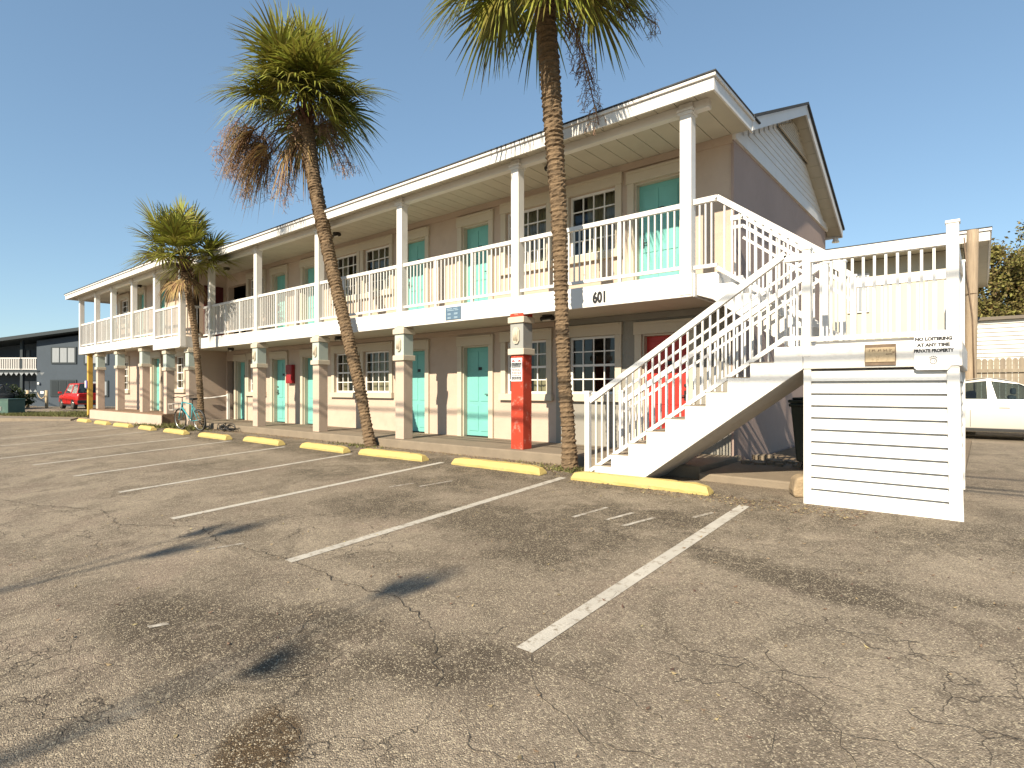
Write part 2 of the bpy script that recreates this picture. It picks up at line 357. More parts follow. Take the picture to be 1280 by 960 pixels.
for pts, wd in (
    ([(-10.9,1.5),(-9.7,1.75),(-8.5,2.2),(-7.4,2.1),(-6.5,2.6),(-5.6,2.45)], .010),
    ([(-5.5,2.5),(-4.6,2.6),(-3.9,2.55),(-3.2,2.6),(-2.7,2.45),(-2.35,2.2),(-2.1,2.0),(-1.95,1.7)], .007),
    ([(-2.1,2.55),(-1.75,2.45),(-1.4,2.5),(-1.1,2.4),(-.95,2.55)], .005),
    ([(-1.95,2.45),(-1.6,2.2),(-1.2,2.1),(-.95,2.2),(-.6,2.3),(-.25,2.25),(.0,2.05),(.3,1.95),(.7,2.0),(1.2,1.8)], .005),
    ([(-1.3,2.75),(-.9,2.9),(-.55,2.75),(-.3,2.85),(.1,2.6),(.5,2.65),(.9,2.45),(1.6,2.4)], .005),
    ([(-1.1,3.5),(-.9,3.3),(-.8,3.1),(-.6,3.0),(-.45,2.7),(-.35,2.5),(-.3,2.3)], .004),
    ([(-.15,2.25),(-.05,2.0),(-.15,1.8),(-.2,1.6)], .005),
    ([(-1.9,1.9),(-1.65,1.75),(-1.35,1.85),(-1.1,1.7),(-.8,1.75),(-.5,1.6)], .005),
    ([(-1.5,3.0),(-1.2,2.95),(-.95,3.1),(-.6,3.2),(-.2,3.1),(.3,3.2),(.8,3.3),(1.3,3.1)], .004),
    ([(-2.9,1.95),(-2.75,1.7),(-2.95,1.5),(-3.1,1.2)], .006),
    ([(-1.3,3.9),(-.9,3.75),(-.3,3.9),(-.28,3.6),(-.4,3.35)], .004),
    ([(-1.6,3.3),(-1.3,3.1),(-1.0,3.15),(-.75,3.0)], .004),
    ([(-.75,2.75),(-.65,2.5),(-.7,2.3)], .004),([(.1,2.6),(.2,2.3),(.1,2.05)], .004),
    ([(-2.02,3.3),(-1.97,3.5),(-2.05,3.7)], .004),
    ([(-3.4,2.55),(-3.6,2.2),(-3.3,1.9),(-3.5,1.6)], .005),([(-2.6,2.4),(-2.3,2.6),(-2.2,3.0)], .004)):
    crack(pts, wd)

# walkways and slabs
def slab(name, x0, x1, y0, y1, z0, z1, m, bev=.02):
    mb = MB(); mb.box(x0,x1,y0,y1,z0,z1); return tag(mb.build(name, m, bevel=bev), kind='structure')
slab('walkway', -21.15, -3.02, 7.74, 9.5, -.1, .17, M['conc'])
slab('side_walk', -3.0, -.55, 7.62, 9.6, -.1, .10, M['conc'])
slab('raised_walkway', -29.2, -21.2, 7.22, 8.3, -.1, .40, M['brownconc'])
mb = MB(); mb.box(-29.23,-21.16,7.195,7.218,-.05,.36); tag(mb.build('walkway_riser', M['pink']), kind='structure')
mb = MB()
for i in range(46):
    a = rng.uniform(-2.9,-.4); b = rng.uniform(9.0,10.2); s = rng.uniform(.05,.13)
    mb.prism([(a+s*math.cos(t)*rng.uniform(.7,1.2), b+s*math.sin(t)*rng.uniform(.7,1.2)) for t in (0,1.1,2.2,3.3,4.4,5.4)], 'z', .08, .08+rng.uniform(.04,.09))
tag(mb.build('rubble', M['conc']), 'broken pale stones along the foot of the end wall', 'rubble', kind='stuff')
slab('soil_bed', -3.0, -.2, 9.62, 17, -.1, .06, M['dirtsoil'])

# ------------------------------------------------------------------ motel building
motel = thing('motel_building', 'two storey pink motel with white balcony, teal doors and a gabled end wall', 'building', (-12,8.6,0))
def wall_open(mb, x0, x1, z0, z1, y0, dep, ops):
    xs = sorted({x0,x1,*[v for o in ops for v in o[:2]]}); zs = sorted({z0,z1,*[v for o in ops for v in o[2:]]})
    for a, b in zip(xs, xs[1:]):
        for c, d in zip(zs, zs[1:]):
            mx, mz = (a+b)/2, (c+d)/2
            if any(o[0] < mx < o[1] and o[2] < mz < o[3] for o in ops): continue
            mb.face([(a,y0,c),(b,y0,c),(b,y0,d),(a,y0,d)]); mb.face([(b,y0+dep,c),(a,y0+dep,c),(a,y0+dep,d),(b,y0+dep,d)])
    for a, b, c, d in ops:
        mb.face([(a,y0,c),(a,y0,d),(a,y0+dep,d),(a,y0+dep,c)]); mb.face([(b,y0,d),(b,y0,c),(b,y0+dep,c),(b,y0+dep,d)])
        mb.face([(a,y0,d),(b,y0,d),(b,y0+dep,d),(a,y0+dep,d)]); mb.face([(b,y0,c),(a,y0,c),(a,y0+dep,c),(b,y0+dep,c)])

def casing(mb, a, b, c, d, y, wd=.13, sill=True):
    """trim round an opening, standing proud of the wall"""
    mb.box(a-wd,a,y-.045,y-.002,c if sill else c,d+.0); mb.box(b,b+wd,y-.045,y-.002,c,d)
    mb.box(a-wd-.015,b+wd+.015,y-.06,y-.002,d+.002,d+wd+.09)
    mb.box(a-wd+.03,b+wd-.03,y-.075,y-.062,d+wd+.045,d+wd+.088)
    if sill: mb.box(a-wd-.03,b+wd+.03,y-.085,y-.002,c-.14,c-.002)

def window(a, b, c, d, y, cols=4, cur='side', label=None):
    """opening a..b, c..d in the wall at y"""
    k = MB(); casing(k,a,b,c,d,y); wo = k.build('window', M['cream'], motel)
    if label: wo['label'] = label
    s = MB(); y1 = y+.05; t = .045; zm = (c+d)/2
    s.box(a,a+t,y1,y1+.05,c,d); s.box(b-t,b,y1,y1+.05,c,d); s.box(a+t,b-t,y1,y1+.05,d-t,d); s.box(a+t,b-t,y1,y1+.05,c,c+t)
    s.box(a+t,b-t,y1+.003,y1+.048,zm-.022,zm+.022)
    for i in range(1,cols): x = a+t+(b-a-2*t)*i/cols; s.box(x-.011,x+.011,y1+.006,y1+.03,c+t,zm-.022); s.box(x-.011,x+.011,y1+.006,y1+.03,zm+.022,d-t)
    for z in ((c+zm)/2+.01,(d+zm)/2-.01): s.box(a+t,b-t,y1+.004,y1+.028,z-.011,z+.011)
    s.build('sash', M['white_clean'], wo)
    g = MB(); g.face([(a+t,y1+.034,c+t),(b-t,y1+.034,c+t),(b-t,y1+.034,d-t),(a+t,y1+.034,d-t)]); g.build('pane', M['glass'], wo)
    if cur:
        q = MB(); rg = {'side':[(a+.01,a+(b-a)*.22),(b-(b-a)*.2,b-.01)],'mid':[(a+(b-a)*.25,b-.02)],'full':[(a+.01,b-.01)],'right':[(a+(b-a)*.5,b-.01)],'left':[(a+.01,a+(b-a)*.33)]}[cur]
        for u, v in rg:
            n = max(6,int((v-u)/.025))
            for i in range(n):
                xa, xb = u+(v-u)*i/n, u+(v-u)*(i+1)/n
                ya, yb = y+.24+.022*math.sin(xa*70), y+.24+.022*math.sin(xb*70)
                q.face([(xa,ya,c-.1),(xb,yb,c-.1),(xb,yb,d+.05),(xa,ya,d+.05)], True)
        q.build('curtain', M['curtain'], wo)
    return wo

def door(a, b, z0, d, y, m, flip=False, label=None, plate=True):
    k = MB(); yd = y+.13; k.box(a,b,yd,yd+.045,z0+.015,d)
    W = b-a
    for r0, r1 in ((.06,.34),(.39,.66),(.72,.94)):          # six raised panels
        for u0, u1 in ((.12,.46),(.54,.88)):
            k.box(a+W*u0,a+W*u1,yd-.012,yd-.001,z0+(d-z0)*r0,z0+(d-z0)*r1)
    do = k.build('door', m, motel, bevel=.004)
    if label: do['label'] = label
    f = MB(); casing(f,a,b,z0,d,y,.13,False)
    f.box(a,a+.03,y+.01,y+.128,z0,d-.001); f.box(b-.03,b,y+.01,y+.128,z0,d-.001); f.box(a+.03,b-.03,y+.01,y+.128,d-.03,d-.001)
    f.build('door_frame', M['cream'], do)
    h = MB(); x = a+.10 if flip else b-.10; zz = z0+.98
    h.box(x-.028,x+.028,yd-.02,yd-.002,zz-.10,zz+.07); h.tube([(x,yd-.06,zz-.02),(x+(.1 if flip else -.1),yd-.06,zz-.02)],.011,6); h.tube([(x,yd-.02,zz-.02),(x,yd-.062,zz-.02)],.011,6)
    h.tube([(x,yd-.025,zz+.16),(x,yd-.002,zz+.16)],.03,10); h.build('handle', M['darkmetal'], do)
    if plate:
        p = MB(); cx = (a+b)/2+.03; p.box(cx-.055,cx+.055,yd-.022,yd-.013,z0+1.50,z0+1.57); p.build('number_plate', M['black'], do, bevel=.004)
    return do

YW, YL = 9.34, 8.2                    # main wall and left block wall
FL, FU, FLL, FUL = .17, 2.91, .40, 3.10
SO = 5.35
# door and window openings: (x0, x1)
up_doors = [(-4.85,-3.98),(-9.20,-8.37),(-11.27,-10.44),(-15.98,-15.16),(-17.83,-17.0)]
lo_doors = [(-9.20,-8.37),(-11.27,-10.44),(-15.98,-15.16),(-17.83,-17.0),(-20.40,-19.70)]
wins = [(-6.26,-5.23),(-7.88,-6.80),(-12.93,-11.82),(-14.30,-13.22),(-19.45,-18.42)]
zt_u, zt_l = 4.95, 2.22
ops = [(a,b,FU,zt_u) for a,b in up_doors]+[(a,b,3.82,5.0) for a,b in wins]+[(-21.05,-19.72,FU,4.93)]
mb = MB(); wall_open(mb,-21.2,-3.10,FU,SO,YW,.2,ops); mb.build('upper_wall', M['pink'], motel)
ops = [(a,b,FL,zt_l) for a,b in lo_doors]+[(a,b,1.15,2.25) for a,b in wins[1:]]+[(-21.15,-20.62,FL,2.25)]
mb = MB(); wall_open(mb,-21.2,-6.58,0,2.6,YW,.2,ops); mb.build('lower_wall', M['pink'], motel)
RD = (-4.70,-3.84)
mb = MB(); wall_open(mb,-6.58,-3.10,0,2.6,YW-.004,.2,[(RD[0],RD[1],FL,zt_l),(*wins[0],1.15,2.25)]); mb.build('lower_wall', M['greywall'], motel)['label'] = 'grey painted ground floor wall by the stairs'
for i, (a,b) in enumerate(up_doors): door(a,b,FU,zt_u,YW,M['teal'],flip=(i in (0,2,4)))
for i, (a,b) in enumerate(lo_doors): door(a,b,FL,zt_l,YW,M['teal'],flip=(i in (1,3)))
door(RD[0],RD[1],FL,zt_l,YW-.004,M['reddoor'],label='red ground floor door behind the stairs')
for (a,b), cu in zip(wins, ('mid','full','full','side','full')): window(a,b,3.82,5.0,YW,4,cu)
for (a,b), cu in zip(wins, ('','right','full','left','full')): window(a,b,1.15,2.25,YW-(.004 if a > -6.5 else 0),4,cu)
# end wall, back wall, left block
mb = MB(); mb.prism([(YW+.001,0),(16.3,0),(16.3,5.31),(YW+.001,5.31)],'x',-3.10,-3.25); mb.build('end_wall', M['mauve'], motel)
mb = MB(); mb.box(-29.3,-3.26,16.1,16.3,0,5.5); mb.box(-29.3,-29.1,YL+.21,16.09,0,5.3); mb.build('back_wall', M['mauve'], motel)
mb = MB(); mb.box(-28.9,-3.27,YW+.22,16.05,2.60,2.90); mb.box(-28.9,-3.27,11.6,11.8,0,2.58); mb.box(-28.9,-3.27,11.6,11.8,2.92,5.3); mb.box(-29.0,-3.27,YW+.22,16.05,5.33,5.36); mb.build('room_walls', M['darkroom'], motel)
ul = [(-26.65,-25.85),(-24.5,-23.65)]; ll = [(-25.0,-24.2)]
wl = [(-28.75,-27.75)]; wl2 = (-22.75,-21.95)
mb = MB(); wall_open(mb,-29.3,-21.2,0,SO,YL,.2,[(a,b,FUL,5.12) for a,b in ul]+[(a,b,FLL,2.45) for a,b in ll]+[(*wl[0],4.0,5.05),(*wl[0],1.2,2.4),(*wl2,1.25,2.42)])
mb.box(-21.36,-21.2,YL+.2,YW+.15,0,SO); mb.build('wing_wall', M['pink'], motel)
for a,b in ul: door(a,b,FUL,5.12,YL,M['teal'])
for a,b in ll: door(a,b,FLL,2.45,YL,M['teal'])
window(*wl[0],4.0,5.05,YL,2,'side'); window(*wl[0],1.2,2.4,YL,2,'side'); window(*wl2,1.25,2.42,YL,2,'full')
mb = MB(); mb.box(-21.19,-21.15,8.55,9.2,FU,4.9); mb.build('wing_door', M['maroon'], motel)['label'] = 'dark red door on the wing return wall'
# frieze under the balcony ceiling
mb = MB(); mb.box(-21.1,-6.6,YW-.03,YW-.002,2.49,2.598); mb.build('frieze', M['pink'], motel)
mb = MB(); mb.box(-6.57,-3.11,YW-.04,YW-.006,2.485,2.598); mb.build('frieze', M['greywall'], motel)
mb = MB(); mb.box(-21.1,-3.11,YW-.03,YW-.002,5.22,5.348); mb.build('frieze', M['pink'], motel)
# balcony decks and fascias
mb = MB(); mb.box(-19.85,-3.22,7.94,YW-.05,2.60,2.90); mb.box(-22.1,-19.86,7.30,YW-.05,2.60,2.90); mb.box(-31.25,-22.12,7.34,YL-.01,2.81,3.09); mb.build('balcony_deck', M['soffit'], motel)
mb = MB(); mb.box(-19.80,-3.20,7.90,7.938,2.57,2.91); mb.box(-3.218,-3.18,7.939,9.2,2.57,2.91); mb.box(-22.1,-19.82,7.25,7.298,2.58,2.95)
mb.box(-19.858,-19.81,7.299,7.95,2.58,2.95); mb.box(-31.3,-22.12,7.30,7.338,2.78,3.10); mb.box(-31.3,-31.26,7.339,8.2,2.78,3.10)
mb.build('balcony_fascia', M['white'], motel, bevel=.006)
# roof over the balconies
def planks(mb, x0, x1, y0, y1, z, wd=.3):
    n = int((x1-x0)/wd)
    for i in range(n):
        a, b = x0+(x1-x0)*i/n, x0+(x1-x0)*(i+1)/n; mb.box(a+.006,b-.006,y0,y1,z,z+.02)
mb = MB(); planks(mb,-19.9,-2.82,7.672,YW,SO); planks(mb,-31.95,-19.95,7.002,YW,SO); mb.box(-31.95,-2.83,7.68,YW,SO+.022,SO+.05); mb.build('soffit', M['soffit'], motel)
mb = MB(); mb.box(-19.9,-2.79,7.64,7.668,5.285,5.455); mb.box(-2.818,-2.79,7.67,9.34,5.285,5.455); mb.box(-32.0,-19.95,6.97,6.998,5.285,5.455); mb.box(-19.978,-19.95,7.0,7.638,5.285,5.455); mb.box(-32.0,-31.97,7.0,9.3,5.285,5.455)
mb.box(-19.92,-2.76,7.605,7.665,5.458,5.505); mb.box(-32.03,-19.92,6.935,6.995,5.458,5.505); mb.box(-2.817,-2.76,7.666,9.34,5.458,5.505)
mb.build('roof_fascia', M['white'], motel, bevel=.005)
SLP = .44
zr = lambda y: 5.51+(min(y,2*12.82-y)-9.3)*SLP
mb = MB(); mb.box(-32.05,-2.75,7.59,9.6,5.507,5.527); mb.box(-32.05,-19.9,6.92,7.588,5.507,5.527)
mb.prism([(9.25,zr(9.25)),(12.82,zr(12.82)),(16.75,zr(16.75)),(16.75,zr(16.75)+.05),(12.82,zr(12.82)+.055),(9.25,zr(9.25)+.05)],'x',-31,-2.74); mb.build('roof', M['roof'], motel)
mb = MB(); mb.prism([(9.28,zr(9.28)-.20),(12.82,zr(12.82)-.20),(16.72,zr(16.72)-.20),(16.72,zr(16.72)-.003),(12.82,zr(12.82)-.003),(9.28,zr(9.28)-.003)],'x',-2.78,-2.81)
mb.prism([(12.82,zr(12.82)-.03),(12.82,zr(12.82)-.003),(9.35,zr(9.35)-.003),(9.35,zr(9.35)-.03)],'x',-2.765,-2.778)
mb.box(-3.6,-2.80,16.72,16.75,zr(16.72)-.2,zr(16.72)-.01)
mb.build('rake_board', M['white'], motel)
for lo_, hi_ in ((9.36,12.80),(12.84,16.7)):
  mb = MB(); n = 11
  for i in range(n):
    a, b = lo_+(hi_-lo_)*i/n+.005, lo_+(hi_-lo_)*(i+1)/n-.005
    mb.prism([(a,zr(a)-.16),(b,zr(b)-.16),(b,zr(b)-.14),(a,zr(a)-.14)],'x',-3.12,-2.815)
  mb.prism([(lo_,zr(lo_)-.135),(hi_,zr(hi_)-.135),(hi_,zr(hi_)-.12),(lo_,zr(lo_)-.12)],'x',-3.12,-2.815)
  mb.build('rake_soffit', M['soffit'], motel)
# gable siding
mb = MB(); z = 5.31; bx = -3.10
yl = lambda zz: 9.3+(zz+.16-5.51)/SLP
mb.box(-3.14,-3.055,YW-.02,16.35,5.27,5.43)
z = 5.43
while z < 6.85:
    a = max(YW,yl(z+.13)); b = 2*12.82-yl(z+.13); b = min(b,16.32)
    if b > a+.1: mb.face([(-3.074,a,z),(-3.074,b,z),(-3.084,b,z+.128),(-3.084,a,z+.128)]); mb.face([(-3.084,a,z),(-3.084,b,z),(-3.074,b,z),(-3.074,a,z)])
    z += .13
mb.face([(-3.09,YW,5.3),(-3.09,16.3,5.3),(-3.09,16.3,5.35),(-3.09,12.82,zr(12.82)-.15),(-3.09,YW,5.4)])
mb.build('gable_siding', M['white'], motel)
mb = MB(); mb.face([(-3.052,11.7,6.30),(-3.052,14.2,6.30),(-3.052,12.86,6.78)]); vd = mb.build('gable_vent', M['black'], motel)
mb = MB()
for i in range(8):
    z = 6.33+i*.055; h = (z-6.30)/.48*1.2
    if 14.2-h > 11.7+h+.05: mb.box(-3.05,-3.02,11.7+h,14.2-h,z,z+.038)
mb.build('slat', M['cream'], vd)
mb = MB(); mb.tube([(-2.95,16.75,5.05),(-2.95,16.75,5.22)],[.09,.03],10); mb.tube([(-2.95,16.75,5.22),(-2.95,16.75,5.33)],.03,8); mb.build('flood_lamp', M['white_clean'], motel)
# cream corner strip
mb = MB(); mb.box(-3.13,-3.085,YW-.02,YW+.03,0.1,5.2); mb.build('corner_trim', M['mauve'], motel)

# posts upstairs, columns downstairs
def upost(x, y, z0, zt=5.235, wd=.17, nm='balcony_post'):
    m_ = MB(); m_.box(x-wd/2,x+wd/2,y,y+wd,z0,zt); m_.box(x-wd/2-.035,x+wd/2+.035,y-.035,y+wd+.035,zt,zt+.035); m_.box(x-wd/2-.02,x+wd/2+.02,y-.02,y+wd+.02,zt-.05,zt-.002)
    m_.box(x-wd/2-.012,x+wd/2+.012,y-.005,y+wd+.005,zt+.035,SO-.002)
    m_.build(nm, M['white'], motel, bevel=.006)
ux = [-3.295,-6.465,-9.68,-12.90,-16.10,-19.17]
for x in ux: upost(x,7.888,2.60)
for x, z0 in zip([-19.80,-22.12,-24.38,-26.74,-28.85,-31.13],(2.6,2.70,2.79,2.79,2.79,2.79)): upost(x, 7.24 if x > -21 else 7.285, z0)
mb = MB(); mb.box(-19.05,-2.98,7.93,8.05,5.225,5.349); mb.box(-31.2,-19.95,7.31,7.43,5.225,5.349); mb.build('header_beam', M['white'], motel)

def medallion(mb, x, y, z):
    o = [(-.07,-.09),(-.035,-.145),(.035,-.145),(.07,-.09),(.07,.09),(.035,.145),(-.035,.145),(-.07,.09)]
    mb.prism([(x+u,z+v) for u,v in o],'y',y-.03,y-.001)
    mb.prism([(x+u*.72,z+v*.78) for u,v in o],'y',y-.042,y-.031)
    for k in (-.032,0,.032): mb.tube([(x+k,y-.045,z+.085),(x+k,y-.05,z),(x+k,y-.045,z-.09)],.011,6)
def column(x, y, z0, zt, shaft, box, wd=.28, med=True, label=None):
    h = zt-2.40+2.57-.0 if False else 0
    a, b = x-wd/2, x+wd/2; dp = .25; top = zt
    m_ = MB(); m_.box(a,b,y,y+dp,z0,top-.745); cshaft = m_.build('column', shaft, motel, bevel=.008)
    if label: cshaft['label'] = label
    m_ = MB(); m_.box(a-.043,b+.043,y-.043,y+dp+.043,top-.743,top-.63); m_.build('collar', M['cream'], cshaft, bevel=.01)
    m_ = MB(); m_.box(a-.043,b+.043,y-.043,y+dp+.043,top-.175,top-.065); m_.build('collar', M['cream'], cshaft, bevel=.01)
    m_ = MB(); m_.box(a-.008,b+.008,y-.008,y+dp+.008,top-.628,top-.177); m_.build('capital', box, cshaft, bevel=.005)
    m_ = MB(); m_.box(a-.01,b+.01,y-.01,y+dp+.01,top-.063,top-.003); m_.build('column_cap', shaft if shaft is M['redcol'] else M['cream'], cshaft)
    if med: m_ = MB(); medallion(m_,x,y-.008,top-.40); m_.build('medallion', M['cream'], cshaft)
for x in (-6.42,-9.68,-12.95,-16.12):
    r = x > -7; column(x,7.90,FL,2.60,M['redcol'] if r else M['pink'],M['greybox'] if r else M['sage'],label='bright red column carrying a notice' if r else None)
for x in (-29.1,-26.55,-23.8): column(x,7.42,FLL,2.80,M['pink'],M['sage'],.26,False)
column(-21.33,7.36,FLL,2.60,M['pink'],M['sage'],.26,False); column(-19.85,7.50,.0,2.60,M['pink'],M['sage'],.26,False)

# balcony railings
def rail(mb, p, q, zt, zb, n, wd=.06, hh=.07, mids=(), bw=.021, end=.03):
    """level or sloping railing between p and q (x,y,zfloor); zt/zb rail heights over the floor"""
    p = Vector(p); q = Vector(q); up = Vector((0,0,1))
    mb.bar(p+up*(zt-hh/2), q+up*(zt-hh/2), wd, hh); mb.bar(p+up*(zb+.025), q+up*(zb+.025), wd*.7, .05)
    for i in range(1,n):
        c = p.lerp(q, i/n); mb.box(c.x-bw/2,c.x+bw/2,c.y-bw/2,c.y+bw/2,c.z+zb+.04,c.z+zt-hh+.01)
    for f in mids:
        c = p.lerp(q, f); mb.box(c.x-.024,c.x+.024,c.y-.024,c.y+.024,c.z+.005,c.z+zt-hh+.01)
for a, b in zip(ux, ux[1:]):
    m_ = MB(); rail(m_,(b+.09,7.96,FU),(a-.09,7.96,FU),1.03,.07,29,mids=(.33,.665)); m_.build('railing', M['rail'], motel)
lp = [-22.2,-24.38,-26.74,-28.85,-31.13]
for a, b in zip(lp, lp[1:]):
    m_ = MB(); rail(m_,(b+.09,7.37,FUL),(a-.09,7.37,FUL),1.03,.06,18,mids=(.33,.665)); m_.build('railing', M['rail'], motel)
m_ = MB(); rail(m_,(-22.03,7.33,2.95),(-19.89,7.33,2.95),1.02,.06,19,mids=(.33,.665)); rail(m_,(-19.86,7.42,2.95),(-19.86,7.90,2.95),1.02,.06,5); m_.build('railing', M['rail'], motel)
m_ = MB(); rail(m_,(-19.72,7.96,FU),(-19.27,7.96,FU),1.03,.07,4); m_.build('railing', M['rail'], motel)
# handrail in the breezeway
m_ = MB(); m_.tube([(-20.65,9.16,1.05),(-20.95,9.2,1.0),(-21.12,8.7,.92),(-21.12,8.45,.92)],.025,8); m_.box(-20.70,-20.62,9.12,9.2,.17,1.08); m_.build('handrail', M['rail'], motel)
# ceiling lamps
for x, y, z in ((-6.05,8.45,SO),(-13.1,8.6,SO),(-19.75,8.7,SO),(-25.7,7.95,SO),(-28.4,7.9,SO),(-6.15,8.45,2.60),(-12.8,8.47,2.60),(-19.1,8.55,2.60),(-24.6,7.8,2.81)):
    m_ = MB(); m_.tube([(x,y,z-.001),(x,y,z-.03)],.1,16); m_.tube([(x-.14,y,z-.06),(x+.14,y,z-.06)],.045,10); lo = m_.build('ceiling_lamp', M['darkmetal'], motel)
    m_ = MB(); m_.tube([(x-.09,y-.01,z-.085),(x+.09,y-.01,z-.085)],.026,8); m_.build('lens', M['lamplens'], lo)

# ------------------------------------------------------------------ signs
def text(s, size, x, y, z, m, parent=None, name='lettering', ext=.002, sx=1.0, bold=0):
    cu = bpy.data.curves.new(name,'FONT'); cu.body = s; cu.size = size; cu.align_x = 'CENTER'; cu.align_y = 'CENTER'; cu.extrude = ext; cu.offset = bold; cu.resolution_u = 3
    ob = bpy.data.objects.new(name, cu); col.objects.link(ob); dg = bpy.context.evaluated_depsgraph_get()
    me = bpy.data.meshes.new_from_object(ob.evaluated_get(dg)); bpy.data.objects.remove(ob)
    off = Vector((0,0,0)); o = parent
    while o is not None: off += Vector(o.location); o = o.parent
    for v in me.vertices: v.co = (v.co.x*sx+x-off.x, -v.co.z+y-off.y, v.co.y+z-off.z)
    me.materials.clear(); me.materials.append(m); me.name = name
    ob = bpy.data.objects.new(name, me); col.objects.link(ob)
    if parent is not None: ob.parent = parent
    return ob
t = text('601',.235,-4.715,7.894,2.705,M['ink'],motel,'house_number',.006,.74,.009)
# blue plaque
t = thing('wall_plaque', 'small faded blue plaque with two columns of lines on the white balcony edge', 'sign', (-8.03,7.9,2.74))
mb = MB(); mb.box(-8.24,-7.82,7.884,7.898,2.615,2.86); mb.build('plate', M['signblue'], t)
mb = MB()
for z, segs in ((2.825,((-8.2,-8.05),(-8.02,-7.9))),(2.795,((-8.19,-8.0),(-7.98,-7.88))),(2.735,((-8.18,-8.09),(-8.0,-7.9))),(2.715,((-8.18,-8.09),(-8.0,-7.9))),(2.66,((-8.18,-8.09),(-8.0,-7.9))),(2.64,((-8.18,-8.09),(-8.0,-7.9)))):
    for a,b in segs: mb.box(a,b,7.881,7.8835,z-.007,z+.007)
mb.build('lettering', M['signlight'], t)
# notice on the red column
t = thing('towing_notice', 'white notice with two red cars over lines of print on the red column', 'sign', (-6.42,7.9,1.6))
mb = MB(); mb.box(-6.545,-6.295,7.885,7.897,1.385,1.80); mb.build('board', M['signwhite'], t)
mb = MB(); e = random.Random(3)
for cx in (-6.49,-6.35):
    mb = MB(); mb.prism([(cx-.035,1.735),(cx+.035,1.735),(cx+.035,1.75),(cx+.018,1.752),(cx+.008,1.768),(cx-.016,1.768),(cx-.024,1.752),(cx-.035,1.748)],'y',7.882,7.8845); mb.build('car_symbol', M['redink'], t)
mb = MB()
for z in (1.60,1.575,1.545,1.52,1.49):
    x = -6.52
    while x < -6.33: l = e.uniform(.015,.035); mb.box(x,x+l,7.882,7.8845,z-.008,z+.008); x += l+.009
mb.build('lettering', M['redink'], t)
mb = MB()
for z, h in ((1.70,.013),(1.672,.012),(1.64,.011),(1.455,.014),(1.43,.009),(1.408,.007)):
    x = -6.525
    while x < -6.325: l = e.uniform(.01,.028); mb.box(x,x+l,7.882,7.8845,z-h,z+h); x += l+.008
mb.build('print', M['ink'], t)
# red cabinet on the wall
t = thing('extinguisher_cabinet', 'dark red fire extinguisher cabinet on the pink wall between two teal doors', 'cabinet', (-16.6,9.3,1.7))
mb = MB(); mb.box(-16.82,-16.48,9.22,9.335,1.42,2.0); mb.build('box', M['redbox'], t, bevel=.01)
mb = MB(); mb.box(-16.80,-16.50,9.208,9.218,1.46,1.96); dd = mb.build('cabinet_door', M['redbox'], t, bevel=.004)
mb = MB(); mb.box(-16.775,-16.745,9.19,9.207,1.66,1.76); mb.build('handle', M['steel'], dd)

# ------------------------------------------------------------------ staircase
st = thing('outdoor_staircase', 'white switchback stairs with railings and a boxed landing clad in white siding', 'stairs', (-2.4,7.9,0))
TR, RI, X0 = .263, .172, -4.20
pts = []
for i in range(10):
    pts += [(X0+TR*i,RI*i),(X0+TR*i,RI*(i+1))] if i else [(X0,-.03),(X0,RI)]
pts += [(-1.535,1.72),(-1.535,1.465),(-3.58,-.03)]
mb = MB(); mb.prism(pts,'y',6.89,7.92); mb.build('lower_flight', M['stairwhite'], st, bevel=.008)
mb = MB()
for i in range(9): mb.box(X0+TR*i-.012,X0+TR*(i+1)-.001,6.895,7.91,RI*(i+1)+.002,RI*(i+1)+.012)
mb.build('tread', M['tread'], st)
pts = [(-3.178,2.90),(-2.86,2.90)]
for i in range(1,7): pts += [(-2.86+TR*(i-1),2.90-RI*i),(-2.86+TR*i,2.90-RI*i)]
pts += [(-1.282,1.725),(-1.535,1.50),(-2.95,2.52),(-3.178,2.60)]
mb = MB(); mb.prism(pts,'y',8.02,9.12); mb.build('upper_flight', M['stairwhite'], st, bevel=.008)
mb = MB(); mb.box(-1.533,-.15,6.892,9.15,1.468,1.72); mb.build('landing', M['stairwhite'], st, bevel=.01)
# boxed skirt of lap siding
mb = MB(); g0 = gz(6.9)-.03
for yy in (6.93,):
    n = 11; zt = 1.452
    for i in range(n):
        a = g0+.072+(zt-g0-.06)*i/n; b = g0+.06+(zt-g0-.06)*(i+1)/n
        fa = lambda z: -.175+.035*(zt-z)/(zt-g0)
        mb.face([(-1.46,yy-.014,a),(fa(a)-.09,yy-.014,a),(fa(b)-.09,yy+.012,b-.012),(-1.46,yy+.012,b-.012)]); mb.face([(-1.46,yy+.012,a),(fa(a)-.09,yy+.012,a),(fa(a)-.09,yy-.014,a),(-1.46,yy-.014,a)])
        mb.face([(-.19,yy+.06,a),(-.19,9.0,a),(-.205,9.0,b),(-.205,yy+.06,b)])
        mb.face([(-1.50,9.0,a),(-1.50,yy+.06,a),(-1.485,yy+.06,b),(-1.485,9.0,b)])
mb.box(-1.46,-.2,yy+.03,yy+.05,g0,1.45); mb.box(-1.53,-.17,9.0,9.06,g0,1.46); mb.build('siding', M['white_clean'], st)
mb = MB()
mb.prism([(-1.53,g0),(-1.455,g0),(-1.455,1.462),(-1.53,1.462)],'y',6.90,7.0)
mb.prism([(-.25,g0),(-.138,g0),(-.172,1.462),(-.27,1.462)],'y',6.90,7.0)
mb.box(-1.455,-.25,6.905,6.945,g0,g0+.075); mb.build('corner_board', M['white_clean'], st, bevel=.006)
